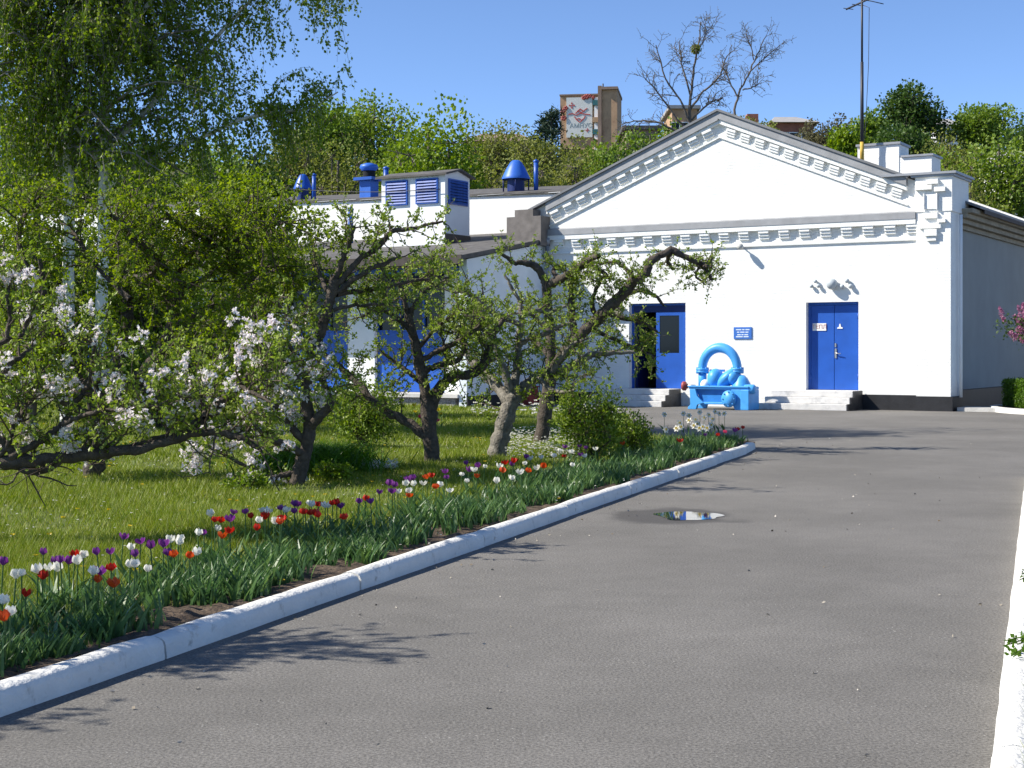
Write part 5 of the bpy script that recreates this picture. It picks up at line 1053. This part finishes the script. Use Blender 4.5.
# ------------------------------------------------------------------ hill vegetation
def hz(x, y): return float(hill_z(np.array(x), np.array(y)))
def hill_tree(px, pyt, hw, Y, lf, label, n=2600, size=.26, squat=.8, name='deciduous_tree', lumps=26, bare=0.0, gap=.0):
    x = (px - 512) / F * Y; z0 = hz(x, Y) - .1; zt = CH - (pyt - HY) / F * Y; h = max(2.0, zt - z0); r = hw / F * Y * 1.08; root = empty(name, (x, Y, z0), label=label, cat='tree')
    T = Tubes(); c = h * (1 - squat * .5); T.add(catmull([(0, 0, 0, .035 * h * .5), (rng.normal(0, .1), 0, h * .4, .026 * h * .5), (rng.normal(0, .2), 0, h * .9, .006 * h)], 5), 7)
    lp_, ld_ = [], []
    for _ in range(lumps):
        d = unit(rng.normal(size=3)); rr = rng.uniform(.25, .82); p = np.array([d[0] * rr * r, d[1] * rr * r, c + d[2] * rr * h * squat * .5]); s = rng.uniform(.22, .44)
        st = np.array([0, 0, h * rng.uniform(.25, .5)]); T.add(catmull([(*st, .012 * h), (*((st + p) / 2 + rng.normal(0, .12, 3)), .008 * h), (*p, .004 * h)], 4), 5)
        m = int(n / lumps * (s / .33) ** 2); q = unit(rng.normal(size=(m, 3))) * (gap + (1 - gap) * rng.random((m, 1)) ** .45) * np.array([r * s * 1.25, r * s * 1.25, h * squat * .5 * s * 1.3]) * (1 + .1 * rng.normal(size=(m, 1)))
        for _ in range(5): e = p + unit(rng.normal(size=3)) * r * s; T.add(catmull([(*p, .004 * h), (*((p + e) / 2), .003 * h), (*e, .0015 * h)], 2), 3)
        lp_.append(p + q); ld_.append(q)
    q = np.vstack(lp_); kz = (h * .99 - h * .3) / (np.percentile(q[:, 2], 99.3) - h * .3); kx = r / np.percentile(np.abs(q[:, 0]), 98.5)
    def fit(a): a[:, 0] *= kx; a[:, 1] *= kx; up = a[:, 2] > h * .3; a[up, 2] = h * .3 + (a[up, 2] - h * .3) * kz
    fit(q); [fit(a) for a in T.v]
    link('trunk', T.mesh('trunk', M['greybark'], (0, 0, 0)), root); d = unit(np.vstack(ld_)) + rng.normal(0, .7, q.shape)
    link('crown', leaf_mesh('crown', q, d, rng.uniform(.6, 1.25, len(q)) * size * (Y / 90) ** .5, L[lf], .42, .3), root)
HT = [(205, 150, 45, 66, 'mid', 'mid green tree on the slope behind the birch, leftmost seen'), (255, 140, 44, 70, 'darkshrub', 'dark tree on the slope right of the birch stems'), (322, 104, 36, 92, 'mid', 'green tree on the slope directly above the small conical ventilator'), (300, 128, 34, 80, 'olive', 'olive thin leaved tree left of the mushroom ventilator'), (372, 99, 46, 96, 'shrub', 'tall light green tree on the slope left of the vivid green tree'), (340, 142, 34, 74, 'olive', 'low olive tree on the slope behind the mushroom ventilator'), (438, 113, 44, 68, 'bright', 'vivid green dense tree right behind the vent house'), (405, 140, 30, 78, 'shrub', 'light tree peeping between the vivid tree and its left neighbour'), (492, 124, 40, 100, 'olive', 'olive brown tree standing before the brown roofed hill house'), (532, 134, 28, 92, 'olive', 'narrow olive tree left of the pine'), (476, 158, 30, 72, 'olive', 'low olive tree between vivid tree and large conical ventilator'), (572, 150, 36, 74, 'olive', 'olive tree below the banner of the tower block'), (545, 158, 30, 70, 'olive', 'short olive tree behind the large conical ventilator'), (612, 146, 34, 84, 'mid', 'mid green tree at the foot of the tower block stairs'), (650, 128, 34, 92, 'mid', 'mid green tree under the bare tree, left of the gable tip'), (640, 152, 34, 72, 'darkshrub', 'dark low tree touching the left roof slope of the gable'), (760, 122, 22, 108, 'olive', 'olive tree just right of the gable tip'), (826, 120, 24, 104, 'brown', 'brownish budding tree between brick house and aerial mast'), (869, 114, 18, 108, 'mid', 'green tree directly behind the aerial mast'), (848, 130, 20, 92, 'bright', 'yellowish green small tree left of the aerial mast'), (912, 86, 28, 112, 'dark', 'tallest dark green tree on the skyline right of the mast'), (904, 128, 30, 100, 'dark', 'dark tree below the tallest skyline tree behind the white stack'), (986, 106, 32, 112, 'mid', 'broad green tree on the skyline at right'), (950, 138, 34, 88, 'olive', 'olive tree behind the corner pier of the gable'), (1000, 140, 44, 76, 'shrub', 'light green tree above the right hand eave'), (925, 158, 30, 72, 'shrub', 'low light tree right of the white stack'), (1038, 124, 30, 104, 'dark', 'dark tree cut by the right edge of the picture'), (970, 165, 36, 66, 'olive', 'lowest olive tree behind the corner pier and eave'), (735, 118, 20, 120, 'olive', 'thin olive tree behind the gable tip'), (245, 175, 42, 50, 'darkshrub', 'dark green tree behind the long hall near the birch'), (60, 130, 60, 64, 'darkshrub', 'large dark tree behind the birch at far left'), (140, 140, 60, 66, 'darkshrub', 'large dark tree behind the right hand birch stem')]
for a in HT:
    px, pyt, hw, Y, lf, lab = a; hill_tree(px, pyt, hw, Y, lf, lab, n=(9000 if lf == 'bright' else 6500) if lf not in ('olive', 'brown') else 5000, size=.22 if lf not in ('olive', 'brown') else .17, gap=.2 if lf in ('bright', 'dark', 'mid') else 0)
# tree standing near the annex, right of the birch
hill_tree(262, 172, 50, 33, 'yellowgreen', 'young yellow green tree in front of the annex roof, right of the birch', n=5200, size=.17, squat=.55, lumps=22, name='young_tree')
hill_tree(150, 196, 55, 31, 'shrub', 'leafy young tree before the long white hall between birch and orchard tree', n=7000, size=.16, squat=.8, lumps=24, name='young_tree')
hill_tree(30, 178, 75, 27.5, 'shrub', 'leafy green young tree at the far left edge behind the birch stems', n=9000, size=.17, squat=.85, lumps=26, name='young_tree')
# pine
def pine(px, pyt, Y, label):
    x = (px - 512) / F * Y; z0 = hz(x, Y) - .1; zt = CH - (pyt - HY) / F * Y; h = zt - z0; root = empty('pine_tree', (x, Y, z0), label=label, cat='tree'); T = Tubes(); T.add(catmull([(0, 0, 0, .15), (.1, 0, h * .5, .11), (0, 0, h, .02)], 5), 7); lp_, ld_ = [], []
    for z in np.linspace(h * .3, h * .99, 8):
        for q in range(3):
            a = rng.uniform(0, 6.28); L_ = (1.1 - z / h) * 1.7 + .35; e = np.array([math.cos(a) * L_, math.sin(a) * L_, z + L_ * .25]); T.add(catmull([(0, 0, z - .2, .05), (*(e * np.array([.5, .5, 1]) + np.array([0, 0, -.15])), .035), (*e, .015)], 3), 4)
            for t in (.55, .8, 1.0): m = 26; c = np.array([e[0] * t, e[1] * t, z + L_ * .25 * t + .1]); lp_.append(c + rng.normal(0, .20, (m, 3))); ld_.append(rng.normal(size=(m, 3)) + np.array([0, 0, .4]))
    link('trunk', T.mesh('trunk', M['greybark'], (0, 0, 0)), root); q = np.vstack(lp_); link('crown', leaf_mesh('crown', q, np.vstack(ld_), rng.uniform(.3, .5, len(q)), L['pine'], .14), root)
pine(551, 117, 112, 'dark pine with tiered tufts standing left of the tower block')
# bare trees above the gable
def bare_tree(label, Y, limbs, nt, mistle=None):
    b = limb_world([limbs[0][0]], Y)[0]; z0 = hz(b[0], Y) - .1; base = np.array([b[0], b[1], z0]); root = empty('bare_tree', base, label=label, cat='tree'); T = Tubes(); B = Tubes(); paths = []
    for li, l in enumerate(limbs):
        lw = [[q[0], q[1], q[2], q[3] * .52] for q in limb_world(l, Y)]
        if li == 0: lw[0][2] = z0
        elif li: dj = rng.normal(0, .7); [q.__setitem__(1, q[1] + dj * i / len(lw)) for i, q in enumerate(lw)]
        P = catmull(lw, 4); P[:, :3] += rng.normal(0, .03, (len(P), 3)); T.add(P, 6); paths.append(P)
    link('trunk', T.mesh('trunk', M['greybark'], base), root); bud = []
    for P in paths:
        for _ in range(nt):
            q, tg = at(P, rng.uniform(.3, 1)); A = twig_path(q[:3], rand_perp(tg) * .8 + tg * .7 + np.array([0, 0, .3]), rng.uniform(.5, 1.5), min(.028, q[3] * .6), .012, 6, .22); B.add(A, 3)
            for _ in range(5):
                q2, t2 = at(A, rng.uniform(.2, 1)); S_ = twig_path(q2[:3], rand_perp(t2) * .8 + t2 * .6, rng.uniform(.25, .75), .012, .008, 4, .25); B.add(S_, 3); bud.append(S_[1:, :3])
    link('branches', B.mesh('branches', M['greybark'], base), root); bud = np.vstack(bud); link('buds', leaf_mesh('buds', bud, rng.normal(size=bud.shape), np.full(len(bud), .07), L['brown'], .4, .2, base), root)
    if mistle:
        c = np.array(limb_world([(*mistle, 1)], Y)[0][:3]); n = 500; link('mistletoe', leaf_mesh('mistletoe', c + unit(rng.normal(size=(n, 3))) * rng.random((n, 1)) ** .4 * .30, rng.normal(size=(n, 3)), np.full(n, .12), L['olive'], .3, .2, base), root)
bare_tree('tall leafless tree with a mistletoe ball above the left gable slope', 88, [[(692, 175, 4), (691, 140, 3.4), (690, 105, 3), (693, 75, 2.4), (697, 50, 1.8), (701, 22, 1)], [(691, 125, 2.4), (680, 100, 2), (666, 78, 1.6), (655, 45, 1)], [(690, 110, 2.4), (703, 92, 2), (716, 80, 1.6), (724, 62, 1.2), (730, 48, .8)], [(691, 135, 2.4), (674, 115, 2), (660, 95, 1.6), (645, 78, 1)], [(690, 95, 2), (684, 70, 1.6), (680, 40, 1)], [(692, 120, 2.2), (708, 105, 1.8), (722, 98, 1.2)], [(691, 140, 2.4), (668, 126, 2.2), (645, 120, 1.6), (625, 122, 1)], [(696, 55, 1.2), (704, 38, .9), (712, 24, .6)]], 13, (696, 49))
bare_tree('smaller leafless tree leaning right just behind the gable tip', 94, [[(733, 165, 3), (734, 120, 2.6), (739, 95, 2.2), (748, 75, 1.8), (757, 55, 1.4), (766, 35, .9)], [(738, 98, 1.8), (730, 82, 1.4), (722, 66, 1)], [(748, 75, 1.4), (760, 62, 1.2), (780, 46, .7)], [(742, 90, 1.6), (752, 88, 1.2), (760, 84, .8)], [(754, 60, 1.2), (750, 45, 1), (745, 34, .7)]], 11)
# scrub covering the slope
n = 34000; y = rng.uniform(58, 150, n); px = rng.uniform(-40, 1070, n); x = (px - 512) / F * y; cl2 = np.sin(x * .7 + y * .3) * np.sin(y * .5 - x * .2); z = hill_z(x, y) + rng.random(n) ** 1.2 * (1.2 + 1.3 * cl2.clip(0, 1))
link('hillside_scrub', leaf_mesh('hillside_scrub', np.stack([x, y, z], 1), rng.normal(size=(n, 3)) + np.array([0, -.2, .4]), rng.uniform(.2, .45, n), L['hill'], .42, .3), kind='stuff')
print('leaves', tot, 'birch', nb_, 'tulips', cnt)
